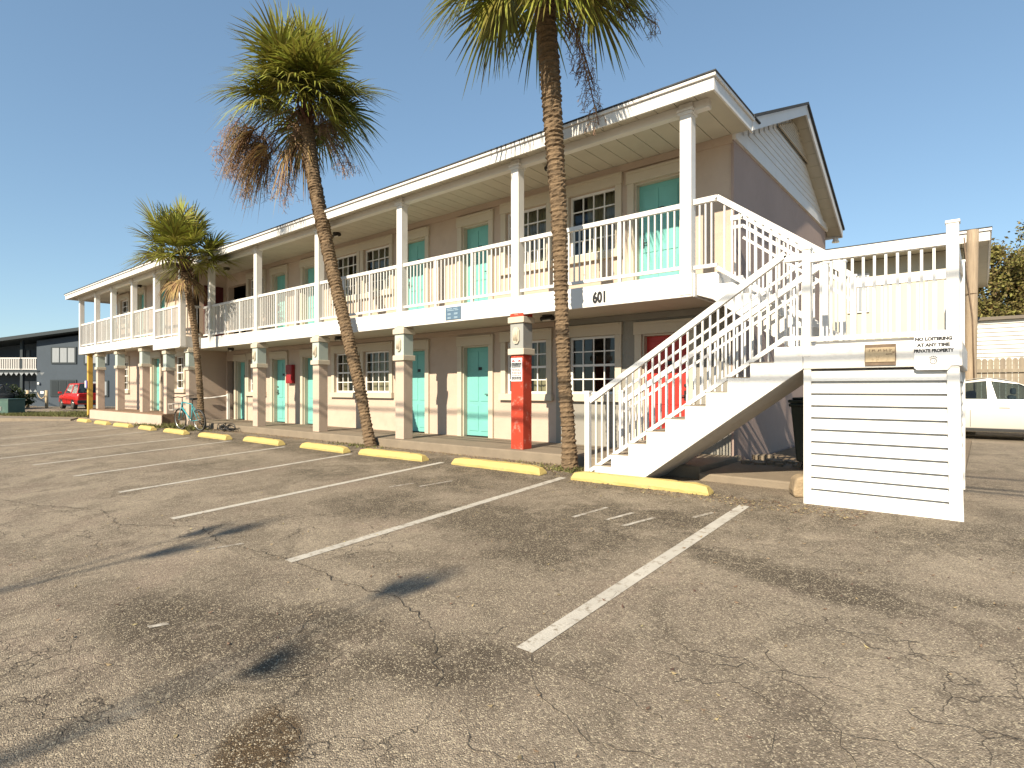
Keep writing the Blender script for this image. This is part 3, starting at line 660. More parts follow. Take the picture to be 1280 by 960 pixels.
# railings
def newel(x, y, z0, z1, wd=.075):
    m_ = MB(); m_.box(x-wd/2,x+wd/2,y-wd/2,y+wd/2,z0,z1); m_.box(x-wd/2-.008,x+wd/2+.008,y-wd/2-.008,y+wd/2+.008,z1,z1+.03); m_.build('newel_post', M['rail'], st, bevel=.006)
newel(-4.33,6.93,-.03,1.19); newel(-1.50,6.93,1.6,2.78,.085); newel(-.225,6.94,1.45,2.84,.10)
newel(-1.50,7.86,1.72,2.78); newel(-1.33,7.98,1.72,2.80); newel(-1.38,9.09,1.72,2.8); newel(-.225,9.1,1.72,2.83,.1); newel(-4.30,7.86,-.02,1.2)
def slope_rail(a, za, b, zb_, y, n, ht=1.1, mm='rail'):
    m_ = MB(); p = Vector((a,y,za)); q = Vector((b,y,zb_)); u = Vector((0,0,1))
    m_.bar(p+u*(ht-.04),q+u*(ht-.08),.065,.075); m_.bar(p+u*.06,q+u*.06,.04,.05)
    for i in range(1,n):
        c = p.lerp(q,i/n); m_.box(c.x-.011,c.x+.011,y-.011,y+.011,c.z+.07,c.z+ht-.07)
    return m_
m_ = slope_rail(-4.29,.03,-1.72,1.76,6.93,27,1.09); rail(m_,(-1.73,6.93,1.72),(-1.53,6.93,1.72),1.03,.07,3,.065,.075)
m_.build('railing', M['rail'], st)
m_ = slope_rail(-4.26,.03,-1.55,1.78,7.86,27,1.07); m_.bar((-4.26,7.86,1.24),(-1.55,7.86,2.96),.03,.035); m_.bar((-4.26,7.86,.90),(-1.55,7.86,2.60),.03,.035); m_.build('railing', M['rail'], st)
m_ = MB(); rail(m_,(-3.2,7.97,FU),(-2.86,7.97,FU),1.05,.05,4,.065,.075); m_.build('railing', M['rail'], st)
m_ = slope_rail(-2.865,2.89,-1.34,1.80,7.97,15,1.08); m_.build('railing', M['rail'], st)
m_ = MB(); m_.bar((-3.05,9.09,3.78),(-2.86,9.09,3.78),.03,.05); rail(m_,(-3.05,9.09,FU),(-2.86,9.09,FU),1.05,.05,3,.065,.075); m_.build('railing', M['rail'], st)
m_ = slope_rail(-2.865,2.89,-1.40,1.82,9.09,15,1.08); m_.bar((-2.865,9.09,3.78),(-1.40,9.09,2.66),.03,.05); m_.bar((-2.865,9.09,3.60),(-1.40,9.09,2.48),.03,.04); m_.build('railing', M['rail'], st)
m_ = MB(); rail(m_,(-1.46,6.93,1.72),(-.27,6.93,1.72),1.01,.05,12,.07,.09,bw=.024); m_.build('railing', M['rail'], st)
m_ = MB(); rail(m_,(-1.34,9.1,1.72),(-.27,9.1,1.72),1.05,.05,11,.07,.12,bw=.024); m_.build('railing', M['rail'], st)
m_ = MB(); rail(m_,(-.225,6.99,1.72),(-.225,9.05,1.72),1.03,.05,20,.07,.09,bw=.024); m_.build('railing', M['rail'], st)
m_ = MB(); m_.box(-1.42,-.2,6.955,6.975,1.722,1.765); m_.build('toe_board', M['rail'], st)

# signs on the landing edge
t = thing('no_loitering_sign', 'white NO LOITERING private property sign with a small badge hung on the landing edge', 'sign', (-.37,6.87,1.6))
mb = MB(); mb.prism([(-.525,1.775),(-.172,1.775),(-.172,1.475),(-.235,1.475),(-.262,1.435),(-.50,1.435),(-.525,1.455)],'y',6.872,6.886); mb.build('board', M['signwhite'], t)
text('NO LOITERING',.043,-.372,6.871,1.735,M['ink'],t,'lettering',.001,.98,.003)
text('AT ANY TIME',.043,-.372,6.871,1.677,M['ink'],t,'lettering',.001,.98,.0028)
text('PRIVATE PROPERTY',.043,-.372,6.871,1.62,M['ink'],t,'lettering',.001,.82,.0026)
mb = MB(); mb.torus((-.372,6.869,1.52),(0,1,0),.026,.004,20,6); e = 0
for k in range(5): a = R(40+k*25); mb.box(-.372+.034*math.cos(a)-.005,-.372+.034*math.cos(a)+.005,6.868,6.8715,1.53+.034*math.sin(a)-.005,1.53+.034*math.sin(a)+.005)
mb.box(-.384,-.378,6.868,6.8715,1.51,1.53); mb.box(-.366,-.360,6.868,6.8715,1.51,1.53); mb.build('badge', M['fadedink'], t)
mb = MB(); mb.bar((-.44,6.88,1.778),(-.33,6.88,1.80),.004,.004); mb.bar((-.33,6.88,1.80),(-.28,6.88,1.778),.004,.004); mb.build('hanging_wire', M['fadedink'], t)
t = thing('weathered_nameplate', 'rusty tan nameplate with flaking letters on the white landing edge', 'sign', (-.81,6.87,1.6))
mb = MB(); mb.box(-.945,-.675,6.876,6.888,1.49,1.705); mb.build('backplate', M['rustframe'], t)
mb = MB(); mb.box(-.938,-.682,6.868,6.875,1.525,1.672); mb.build('plate', M['rustplate'], t)
mb = MB(); e = random.Random(5)
for i in range(8):
    x = -.905+i*.026; mb.bar((x,6.866,1.625+e.uniform(-.005,.01)),(x+e.uniform(-.008,.01),6.866,1.655),.003,.005)
    if i%2: mb.bar((x,6.866,1.64),(x+.014,6.866,1.64+e.uniform(-.01,.01)),.003,.005)
mb.bar((-.76,6.866,1.60),(-.71,6.866,1.605),.003,.006); mb.build('lettering', M['rustframe'], t)

# ------------------------------------------------------------------ wheel stops
stops = [((-3.48,6.765),1.86,'yellow wheel stop lying right at the foot of the white stairs'),((-5.95,6.80),1.80,'yellow wheel stop in front of the red column'),
 ((-8.45,6.72),1.72,'yellow wheel stop between the leaning palm and the red column'),((-10.6,6.66),1.6,'yellow wheel stop just in front of the leaning palm trunk'),
 ((-13.1,6.62),1.7,'yellow wheel stop in front of the column left of the leaning palm'),((-15.45,6.50),1.6,'yellow wheel stop below the red cabinet, third left of the leaning palm'),
 ((-18.0,6.50),1.55,'yellow wheel stop just right of the parked teal bicycle'),((-20.3,6.50),1.2,'yellow wheel stop just left of the parked teal bicycle'),
 ((-22.5,6.48),1.4,'yellow wheel stop before the right end of the raised walkway'),((-24.7,6.47),1.4,'yellow wheel stop before the middle of the raised walkway'),((-27.0,6.47),1.25,'farthest yellow wheel stop, beside the yellow corner post')]
for i, ((x,y),l,lab) in enumerate(stops):
    h = .125
    mb = MB(); pr = [(-.085,0),(.085,0),(.085,.045),(.05,h),(-.05,h),(-.085,.045)]
    segs = 12; n0 = len(mb.v); e = random.Random(i)
    for k in range(segs+1):
        u = -l/2+l*k/segs; en = k in (0,segs)
        for a,b in pr:
            bb = b*(.82 if en else 1)+ (e.uniform(-.006,.004) if b > .02 else 0); mb.v.append((u+(-.04 if k==0 else .04 if k==segs else 0)*(0 if b > .06 else 1), a+e.uniform(-.004,.004), bb))
    for k in range(segs):
        for j in range(6):
            a = n0+k*6+j; b = n0+k*6+(j+1)%6; mb.f.append((a,a+6,b+6,b)); mb.sm.append(False)
    mb.f.append(tuple(n0+j for j in range(6))); mb.sm.append(False); mb.f.append(tuple(n0+segs*6+j for j in reversed(range(6)))); mb.sm.append(False)
    o = mb.build('wheel_stop', M['yellow'], None, True, bevel=.008)
    o.location = (x,y,gz(y)-.003); o.rotation_euler = (R(3),0,R(e.uniform(-2.2,2.2))); tag(o, lab, 'wheel stop', 'yellow wheel stops along the walkway')
    for u in (-.3*l,.3*l):
        pm = MB(); pm.tube([(u,0,.09),(u,0,h+.004)],.014,8); pm.build('anchor_pin', M['rustframe'], o, True)

# ------------------------------------------------------------------ palms
CR, CF = Vector((.771,.637,0)), Vector((-.637,.771,0))
UP = Vector((0,0,1))
def cdir(az, el):
    a, e = R(az), R(el); return (CR*math.cos(a)+CF*math.sin(a))*math.cos(e)+UP*math.sin(e)
def frond(mb, st_, O, d, pet, L, e, droop=.5, n=36, spread=106, w0=.025, stem=True):
    d = d.normalized(); S = d.cross(UP)
    S = S.normalized() if S.length > .05 else CR.copy()
    pp = [O+d*pet*s-UP*droop*.22*pet*s*s for s in (0,.33,.66,1)]
    T = (pp[3]-pp[2]).normalized(); Nn = S.cross(T).normalized()
    roll = e.uniform(-.5,.5); S2 = (S*math.cos(roll)+Nn*math.sin(roll)).normalized(); Nn = S2.cross(T).normalized()
    if stem: st_.tube(pp,[.022,.016,.013,.01],4,False)
    P = pp[3]
    for i in range(n):
        a = R(-spread+2*spread*(i+.5)/n+e.uniform(-2,2)); k = abs(a)/R(spread)
        dl = (T*math.cos(a)+S2*math.sin(a)+Nn*(.18+.22*k)*e.uniform(.6,1.3)).normalized()
        root = P-T*.28*pet*0+T*(.16*L)*(1-k)
        Li = L*(1.0-.38*k**1.5)*e.uniform(.86,1.08); dr = droop*e.uniform(.6,1.35)
        W = dl.cross(Nn); W = W.normalized() if W.length > .01 else S2
        ctr = []
        for s in (0,.38,.7,1): ctr.append(root+dl*Li*s-UP*dr*.55*Li*s**2.3)
        ws = (.5*w0,w0,.62*w0,.05*w0)
        for q in range(3):
            mb.face([ctr[q]-W*ws[q],ctr[q]+W*ws[q],ctr[q+1]+W*ws[q+1],ctr[q+1]-W*ws[q+1]])
def stalk(mb, O, d, L, e, hang=.9, n=90, spread=.25, tl=.3):
    """a drooping dried flower stalk: one stem with many thin branchlets"""
    d = d.normalized(); c = [O+d*L*s*.75-UP*hang*L*s**1.8*.8 for s in [k/9 for k in range(10)]]
    for a,b in zip(c,c[1:]): mb.bar(a,b,.016,.016)
    for i in range(n):
        s = e.uniform(.3,1)*8.99; k = int(s); p = c[k].lerp(c[k+1],s-k)
        v = Vector((e.gauss(0,1),e.gauss(0,1),e.gauss(-.7,.8))).normalized(); l = tl*e.uniform(.5,1.2)
        q = p+v*l*.6; r_ = q+(v*.3-UP*.7).normalized()*l*.6
        for m0, m1 in ((p,q),(q,r_)):
            sd = (m1-m0).cross(CF).normalized()*.0048; mb.face([m0-sd,m0+sd,m1+sd*.7,m1-sd*.7])
        for z in range(3):
            g = q.lerp(r_,e.random()); h_ = g+Vector((e.gauss(0,1),e.gauss(0,1),e.gauss(-.6,.8))).normalized()*l*.35
            sd = (h_-g).cross(CF).normalized()*.0036; mb.face([g-sd,g+sd,h_+sd,h_-sd])
def palm(label, path, radii, heart, crown, e, dead=(), stalks=(), boots=True, group='sabal palms along the motel front', thick=.9):
    radii = [q*thick for q in radii]
    root = thing('palm_tree', label, 'palm tree', path[0], 0, group)
    # trunk: rings of ragged leaf scars
    pts = [Vector(p) for p in path]; fine = []; rr = []
    tot = len(pts)-1
    def cat(i, t):
        p0,p1,p2,p3 = pts[max(i-1,0)],pts[i],pts[i+1],pts[min(i+2,tot)]
        return .5*((2*p1)+(p2-p0)*t+(2*p0-5*p1+4*p2-p3)*t*t+(3*p1-p0-3*p2+p3)*t**3)
    for i in range(tot):
        k = max(2,int((pts[i+1]-pts[i]).length/.025))
        for j in range(k):
            t = j/k; fine.append(cat(i,t)); rr.append((radii[i]*(1-t)+radii[i+1]*t))
    fine.append(pts[-1]); rr.append(radii[-1])
    mb = MB(); rr2 = [r*(1.0+(.075 if i%3==0 else -.05)+e.uniform(-.03,.03)) for i, r in enumerate(rr)]
    mb.tube(fine, rr2, 18)
    for i, v in enumerate(mb.v):
        c = fine[min(i//18,len(fine)-1)]; f = 1+e.uniform(-.085,.085); mb.v[i] = tuple(Vector(c)+(Vector(v)-c)*f)
    mb.sm = [False]*len(mb.sm); mb.build('trunk', M['bark'], root)
    H = Vector(heart); gm = MB(); sm_ = MB()
    for az, el, pet, L, dr, *sp in crown: frond(gm, sm_, H+Vector((e.gauss(0,.05),e.gauss(0,.05),e.gauss(0,.08))), cdir(az,el), pet, L, e, dr, *((6,sp[0]) if sp else ()))
    gm.build('crown', M['frond'], root); sm_.build('frond_stems', mat_stem, root)
    if boots:
        bm_ = MB(); top = Vector(path[-1]); base = pts[-2]; ax = (top-base).normalized()
        for i in range(46):
            a = i*2.4; s = i/46; p = H-ax*(.05+.75*s)+(CR*math.cos(a)+CF*math.sin(a))*radii[-1]*.9
            d = (CR*math.cos(a)+CF*math.sin(a))*.55+UP*e.uniform(.3,1.0); q = p+d.normalized()*e.uniform(.12,.34)*(1-.4*s)
            sd = d.cross(UP).normalized()*.045
            bm_.face([p-sd,p+sd,q+sd*.55,q-sd*.55]); bm_.face([p-sd*.9-UP*.03,p+sd*.9-UP*.03,q+sd*.5-UP*.02,q-sd*.5-UP*.02])
        bm_.build('leaf_bases', M['boot'], root)
    if dead:
        dm = MB(); ds = MB()
        for az, el, pet, L, dr in dead: frond(dm, ds, H-UP*.25, cdir(az,el), pet, L, e, dr, 22, 80, .022)
        dm.v += ds.v and [] or []; o = dm.build('dead_fronds', M['deadfrond'], root); ds.build('dead_stems', M['deadfrond'], root)
    if stalks:
        km = MB()
        for O, az, el, L, hg, n, tl in stalks: stalk(km, Vector(O) if O else H-UP*.15, cdir(az,el), L, e, hg, n, .25, tl)
        km.build('seed_stalks', M['stalk'], root)
    return root
mat_stem = mat('frond_stem', (.13,.12,.035), .6, .2, 6)
def crown_list(e, n, pet, L, lo=-38, hi=86, gap=None):
    out = []
    for i in range(n):
        s = (i+.5)/n; el = hi-(hi-lo)*s**.85+e.uniform(-6,6); az = i*137.5+e.uniform(-12,12)
        out.append((az, el, pet*e.uniform(.8,1.12), L*e.uniform(.88,1.1), .28+.75*max(0,(50-el)/90)))
    return out
e = random.Random(11)
palm('tall leaning palm with drooping brown fronds at its left, rooted by the walkway edge',
     [(-10.22,7.56,-.05),(-10.42,7.57,.55),(-10.63,7.58,1.2),(-10.95,7.59,2.0),(-11.33,7.6,2.95),(-11.85,7.6,4.3),(-12.3,7.6,5.6),(-12.62,7.6,6.6),(-12.9,7.6,8.0)],
     [.15,.125,.14,.145,.15,.165,.18,.18,.18], (-12.95,7.58,8.5), crown_list(e,36,.95,1.22,-20,88)+[(e.uniform(0,360),e.uniform(-5,65),e.uniform(.3,.55),1.0,.8) for k in range(10)]+[(e.uniform(220,320),e.uniform(-15,50),e.uniform(.3,.5),.95,.9) for k in range(8)]+[(az,el,.75,1.2,.8) for az,el in ((235,35),(262,28),(290,35),(318,25),(250,8),(278,2),(305,6),(215,20),(340,12),(0,-12),(15,-28),(-12,-34),(195,12),(178,4))], e,
     dead=[(182,-8,1.2,.95,1.7),(200,-16,1.15,.95,1.7),(168,-18,1.2,.9,1.7),(190,-30,1.15,.9,1.8),(176,-40,1.1,.9,1.8),(205,-40,1.1,.9,1.8),(215,-66,.9,.8,1.7),(230,-72,.7,.8,1.8),(260,-84,.6,.75,1.8),(300,-80,.6,.75,1.8)],
     stalks=[((-13.75,6.95,7.95),185,-25,1.0,1.25,170,.36),((-13.55,7.1,7.9),200,-35,1.0,1.3,170,.36),((-13.95,6.8,8.0),170,-20,1.0,1.3,150,.36),((-13.65,7.0,7.8),190,-50,1.1,1.25,150,.36),((-14.0,6.7,8.1),178,-8,1.0,1.2,130,.34),((-13.4,7.2,7.8),160,-45,.95,1.3,110,.34),(None,200,-60,1.5,1.25,110,.34),(None,5,-12,1.55,1.1,110,.32),(None,-8,-20,1.5,1.2,90,.32),(None,225,-66,1.4,1.3,90,.32)])
e = random.Random(23)
c2 = crown_list(e,36,.9,1.1,-20,88)+[(az,el,1.05,1.0,.8) for az,el in ((250,-6),(262,-16),(274,-8),(286,-18),(296,-6),(306,-15),(316,-8),(268,-26),(282,-30),(298,-26),(256,4),(290,6),(312,4),(326,-12),(258,-34),(270,-38),(280,-33),(290,-40),(300,-34),(310,-38),(320,-30),(276,-45),(296,-46))]+[(182,-26,1.0,.9,.9),(170,-18,1.1,.9,.8),(205,-50,.75,.8,1.1),(-2,-22,1.1,.9,.85),(14,-32,1.0,.9,.9),(150,-48,.7,.8,1.1),(265,-20,1.0,.85,.9),(285,-28,.95,.85,.95),(310,-20,1.1,.9,.9),(250,-38,.8,.8,1.0)]
palm('upright palm beside the 601 number with its crown cut off by the picture top',
     [(-4.93,7.36,-.05),(-4.95,7.35,.6),(-5.02,7.33,1.6),(-5.05,7.31,2.6),(-5.08,7.28,4.0),(-5.14,7.22,5.3),(-5.19,7.18,6.3),(-5.26,7.06,7.8)],
     [.15,.12,.115,.115,.135,.16,.17,.175], (-5.28,7.04,8.15), c2, e,
     stalks=[((-5.1,7.2,7.4),10,-35,1.0,1.2,60,.24),((-5.1,7.2,7.4),355,-48,1.35,1.25,75,.24),((-5.1,7.2,7.5),8,5,2.2,.35,60,.22)])
e = random.Random(31)
palm('short full crowned palm standing behind the parked teal bicycle',
     [(-18.52,7.40,-.05),(-18.51,7.38,.6),(-18.5,7.34,1.4),(-18.5,7.26,2.4),(-18.5,7.15,3.4),(-18.5,7.0,4.3),(-18.45,6.9,4.75)],
     [.13,.105,.10,.10,.105,.12,.13], (-18.48,6.88,5.2), crown_list(e,38,.74,.92,-8,86), e,
     dead=[(200,-40,.5,.5,1.4),(330,-35,.5,.5,1.4),(20,-45,.5,.5,1.4),(170,-50,.5,.5,1.4),(260,-50,.5,.5,1.4),(290,-40,.5,.5,1.4)])
# palms across the lot: their shade streaks the asphalt in the foreground
for lab, b, h, sd in (('tall palm across the lot that throws its crown shadow over the near left asphalt',(-4.6,-10.2,-.92),7.5,41),('second palm across the lot, right of the taller one, shading the near asphalt',(-1.95,-10.2,-.9),7.3,43)):
    e = random.Random(sd); bx_, by_, bz_ = b
    palm(lab,[(bx_,by_,bz_),(bx_+.1,by_,bz_+h*.5),(bx_+.25,by_,bz_+h)],[.12,.07,.05],(bx_+.25,by_,bz_+h+.2),[((50 if k%2 else 230)+e.uniform(-16,16),e.uniform(-40,60),e.uniform(.6,1.8),.6,.3,38) for k in range(7)],e,boots=False,group='palms across the lot')
# overhead service wires across the lot (their shade bands the columns)
for z, y, lab in ((7.72,-2.2,'upper overhead service wire running along the far side of the lot'),(7.50,-2.2,'lower overhead service wire running along the far side of the lot'),(8.55,-2.3,'topmost overhead service wire running along the far side of the lot')):
    mb = MB(); mb.tube([(-60,y,z),(-20,y,z-.02),(0,y,z-.03),(40,y,z)],.03,6); tag(mb.build('utility_wire', M['black']), lab, 'wire', 'overhead wires')

# ------------------------------------------------------------------ bicycle
def bicycle(loc, rz, tilt):
    t = thing('bicycle', 'teal bicycle with black saddle leaning by the short palm', 'bicycle', loc, rz); t.rotation_euler = (R(tilt),0,rz)
    for x, nm in ((0,'rear'),(1.05,'front')):
        m_ = MB(); m_.torus((x,0,.335),(0,1,0),.315,.021,32,8); wo = m_.build('wheel', M['rubber'], t, True)
        m_ = MB(); m_.torus((x,0,.335),(0,1,0),.288,.012,32,6)
        for k in range(18):
            a = k*math.pi/9; m_.bar((x,(-1)**k*.02,.335),(x+.285*math.cos(a),0,.335+.285*math.sin(a)),.003,.003)
        m_.tube([(x,-.05,.335),(x,.05,.335)],.025,8); m_.build('rim', M['steel'], wo, True)
    m_ = MB(); bb = (.43,0,.30); se = (.30,0,.80); hd = (.86,0,.86); hl = (.90,0,.70)
    for a,b,r in ((bb,se,.018),(se,hd,.018),(bb,hl,.02),(hd,hl,.022)): m_.tube([a,b],r,8)
    for s in (-.05,.05):
        m_.tube([(0,s,.335),(.43,s*.6,.30)],.010,6); m_.tube([(0,s,.335),(.31,s*.4,.74)],.010,6); m_.tube([(.90,s*.6,.70),(1.05,s,.335)],.013,6)
    m_.build('frame', M['bikeframe'], t, True)
    m_ = MB(); m_.tube([(.30,0,.80),(.275,0,.93)],.013,8); m_.prism([(.12,-.075),(.24,-.07),(.42,-.02),(.42,.02),(.24,.07),(.12,.075)],'z',.93,.985); m_.build('saddle', M['black'], t, True, bevel=.012)
    m_ = MB(); m_.tube([(.86,0,.86),(.835,0,1.0)],.014,8); m_.tube([(.74,-.30,1.02),(.84,-.14,1.03),(.86,0,1.0),(.84,.14,1.03),(.74,.30,1.02)],.013,8); m_.build('handlebar', M['black'], t, True)
    m_ = MB(); m_.torus((.43,.06,.30),(0,1,0),.085,.008,20,6); m_.bar((.43,.08,.30),(.52,.08,.16),.02,.02); m_.bar((.43,-.08,.30),(.34,-.08,.44),.02,.02); m_.box(.47,.57,.08,.17,.15,.17); m_.box(.29,.39,-.17,-.08,.43,.45); m_.build('crank', M['steel'], t, True)
    m_ = MB(); m_.box(1.13,1.36,-.15,.15,.62,.64)
    for s in (-.15,.15): m_.bar((1.13,s,.64),(1.13,s,.82),.012,.012); m_.bar((1.36,s,.64),(1.38,s,.82),.012,.012)
    m_.box(1.12,1.39,-.16,.16,.80,.82); m_.build('basket', M['greyplastic'], t, True)
bicycle((-17.74,7.06,-.005), R(187), -5)
mb = MB(); e = random.Random(2)
for k in range(9): mb.torus((-17.35+k*.09,7.5+e.uniform(-.05,.05),.09+e.uniform(-.03,.05)),(e.uniform(-1,1),e.uniform(-1,.2),e.uniform(.2,1)),e.uniform(.07,.13),.014,18,6)
tag(mb.build('tangled_hose', M['black']), 'tangle of dark hose lying on the walkway edge by the bicycle', 'hose')

# ------------------------------------------------------------------ bin, block, post
t = thing('trash_bin', 'dark green wheeled bin half hidden behind the boxed landing', 'trash bin', (-1.75,8.9,.1))
mb = MB(); n0 = len(mb.v)
for z, a, b in ((.14,.22,.24),(.95,.28,.31)): mb.v += [(-a,-b,z),(a,-b,z),(a,b,z),(-a,b,z)]
for q in ((0,3,2,1),(4,5,6,7),(0,1,5,4),(1,2,6,5),(2,3,7,6),(3,0,4,7)): mb.f.append(q); mb.sm.append(False)
mb.box(-.30,.30,-.33,.33,.90,.952); mb.build('body', M['bin'], t, True, bevel=.02)
mb = MB(); mb.box(-.305,.305,-.34,.36,.955,1.0); mb.box(-.26,.26,-.3,.3,1.0,1.03); mb.build('lid', M['bin'], t, True, bevel=.015)
for s in (-.2,.2):
    mb = MB(); mb.tube([(s-.03,.24,.1),(s+.03,.24,.1)],.1,14); mb.build('wheel', M['rubber'], t, True)
t.location = (-1.78,8.85,.10)
mb = MB(); e = random.Random(9); n0 = 0
mb.prism([(-.14,0),(.13,0),(.15,.08),(.12,.23),(-.05,.25),(-.12,.21),(-.15,.08)],'y',-.13,.13)
o = mb.build('concrete_block', M['block'], None, True, bevel=.025); o.location = (-1.60,7.28,0); o.rotation_euler = (0,0,R(25)); tag(o,'rough tan concrete block at the left foot of the boxed landing','block')
t = thing('corner_post', 'yellow post under the far left balcony corner with a small violet sign', 'post', (-30.45,7.30,0))
mb = MB(); mb.box(-30.54,-30.36,7.42,7.6,-.02,2.79); mb.build('shaft', M['yellowpost'], t, bevel=.01)
mb = MB(); mb.box(-30.72,-30.40,7.385,7.40,1.28,1.62); mb.build('small_sign', M['purple'], t)
mb = MB(); mb.box(-30.70,-30.58,7.378,7.384,1.30,1.60); mb.build('sign_stripe', M['signwhite'], t)

# ------------------------------------------------------------------ cars
def car(name, label, loc, rz, paintm, L=4.6, W=1.78, H=1.47, kind='sedan'):
    t = thing(name, label, 'car', loc, rz)
    hw = W/2; sx = L/4.6; bh = .90*H/1.47
    if kind == 'sedan': prof = [(-2.25,.42,.80),(-2.1,.25,.93),(-1.4,.20,.97),(-.5,.19,.96),(.5,.19,.95),(1.0,.19,.93),(1.6,.20,.84),(2.1,.24,.72),(2.27,.40,.58)]
    else: prof = [(-2.25,.40,1.0),(-2.15,.30,1.02),(-1.4,.28,1.0),(-.5,.27,.99),(.5,.27,.98),(1.0,.27,.97),(1.5,.28,.95),(2.15,.32,.88),(2.27,.42,.7)]
    mb = MB(); n0 = 0; K = 0
    for x, zl, zb in prof:
        en = .86 if abs(x) > 2.2 else .95 if abs(x) > 2.0 else 1
        h2 = hw*en; zb *= H/1.47 if kind == 'sedan' else H/1.65
        ring = [(-h2*.9,zl),(-h2,zl+.13),(-h2*1.0,zb-.22),(-h2*.96,zb-.04),(-h2*.86,zb),(0,zb+.03),(h2*.86,zb),(h2*.96,zb-.04),(h2,zb-.22),(h2,zl+.13),(h2*.9,zl)]
        K = len(ring); mb.v += [(x*sx,a,b) for a,b in ring]
    for i in range(len(prof)-1):
        for j in range(K):
            a = i*K+j; b = i*K+(j+1)%K; mb.f.append((a,b,b+K,a+K)); mb.sm.append(True)
    mb.f.append(tuple(reversed(range(K)))); mb.sm.append(False); m0 = (len(prof)-1)*K; mb.f.append(tuple(m0+j for j in range(K))); mb.sm.append(False)
    body = mb.build('body', paintm, t, True)
    # greenhouse: roof and pillars, glass between them
    if kind == 'sedan': b0, b1, r0, r1 = -1.75, 1.15, -.85, .30
    else: b0, b1, r0, r1 = -2.15, 1.0, -1.95, .45
    zb = (.95*H/1.47 if kind == 'sedan' else .985*H/1.65); zt = H; wb, wt = hw*.90, hw*.70
    def side(u, v, s): # u 0..1 rear..front, v 0..1 up
        xb = b0+(b1-b0)*u; xr = r0+(r1-r0)*u; return Vector(((xb+(xr-xb)*v)*sx, s*(wb+(wt-wb)*v), zb+(zt-zb)*v-(.11 if kind == 'sedan' else .02)*v*(2*u-1)**2))
    mb = MB(); n = 10
    prof2 = [side(i/n,1,1) for i in range(n+1)]
    for i in range(n):
        a, b = i/n, (i+1)/n
        f = lambda u: .035*math.sin(math.pi*u)
        for c0, c1 in ((-1,-.5),(-.5,0),(0,.5),(.5,1)):
            def rp(u, c): p = side(u,1,1); return (p.x,c*wt,p.z+f(u)*.3+.025*(1-c*c))
            mb.face([rp(a,c0),rp(b,c0),rp(b,c1),rp(a,c1)],True)
    for s in (-1,1):
        for u0, u1, v0, v1 in ((0,.05,0,1),(.44,.50,0,1),(.95,1,0,1),(0.05,.44,.90,1),(.50,.95,.90,1),(.05,.44,0,.05),(.50,.95,0,.05)):
            q = [side(u0,v0,s),side(u1,v0,s),side(u1,v1,s),side(u0,v1,s)]; mb.face(q)
            q2 = [p-Vector((0,s*.03,0)) for p in q]; mb.face(q2)
            for k in range(4): mb.face([q[k],q[(k+1)%4],q2[(k+1)%4],q2[k]])
    mb.build('roof_and_pillars', paintm, t, True)
    gm = MB()
    for s in (-1,1):
        for u0,u1 in ((.05,.44),(.50,.95)):
            gm = MB(); gm.face([side(u0,.05,s)-Vector((0,s*.012,0)),side(u1,.05,s)-Vector((0,s*.012,0)),side(u1,.90,s)-Vector((0,s*.012,0)),side(u0,.90,s)-Vector((0,s*.012,0))]); gm.build('side_window', M['carglass'], t, True)
    gm = MB(); gm.face([side(1,0,-1),side(1,0,1),side(1,1,1),side(1,1,-1)]); gm.build('windscreen', M['carglass'], t, True)
    gm = MB(); gm.face([side(0,0,1),side(0,0,-1),side(0,1,-1),side(0,1,1)]); gm.build('rear_window', M['carglass'], t, True)
    for x in (-1.33,1.38):
        for s in (-1,1):
            m_ = MB(); m_.tube([(x*sx,s*(hw-.20),.31),(x*sx,s*(hw+.004),.31)],.31,24); wo = m_.build('wheel', M['rubber'], t, True, bevel=.02)
            m_ = MB(); m_.tube([(x*sx,s*(hw-.02),.31),(x*sx,s*(hw+.012),.31)],.2,20); m_.build('rim', M['steel'], wo, True)
    for s in (-1,1):
        for x in (-.62,.42):
            m_ = MB(); m_.bar((x-.1,s*(hw+.012),zb-.16),(x+.1,s*(hw+.012),zb-.16),.024,.03); m_.build('door_handle', paintm, t, True, bevel=.006)
        m_ = MB(); m_.box(-1.0*sx,1.05*sx,s*hw-.012 if s > 0 else s*hw-.006,s*hw+.006 if s > 0 else s*hw+.012,.22,.29); m_.build('sill', M['trimblack'], t, True)
        m_ = MB(); m_.box(.75,.93,min(s*(hw+.02),s*(hw+.2)),max(s*(hw+.02),s*(hw+.2)),zb+.01,zb+.13); m_.build('mirror', paintm, t, True, bevel=.03)
        m_ = MB()
        for x in (-1.0*sx,.02,1.04*sx): m_.box(x-.004,x+.004,s*(hw+.002)-.003,s*(hw+.002)+.003,.32,zb-.24)
        m_.build('door_gap', M['trimblack'], t, True)
        m_ = MB(); m_.box(-2.27*sx,-2.20*sx,s*hw*.62-.14,s*hw*.62+.14,.62 if kind=='sedan' else .75,.78 if kind=='sedan' else .95); m_.build('tail_light', M['taillight'], t, True, bevel=.01)
        m_ = MB(); m_.box(2.18*sx,2.262*sx,s*hw*.6-.16,s*hw*.6+.16,.55,.66); m_.build('headlight', M['lamplens'], t, True, bevel=.02)
        for x in (-.75,.25):
            m_ = MB(); m_.box(x-.09,x+.05,s*.38-.22,s*.38+.22,.55,zb+.12); m_.box(x-.09,x+.0,s*.38-.12,s*.38+.12,zb+.14,zb+.30); m_.build('car_seat', M['seat'], t, True, bevel=.04)
    m_ = MB(); m_.box(-2.30*sx,-2.2*sx,-hw*.92,hw*.92,.36,.56); m_.build('bumper', M['trimblack'] if kind != 'sedan' else paintm, t, True, bevel=.03)
    return t
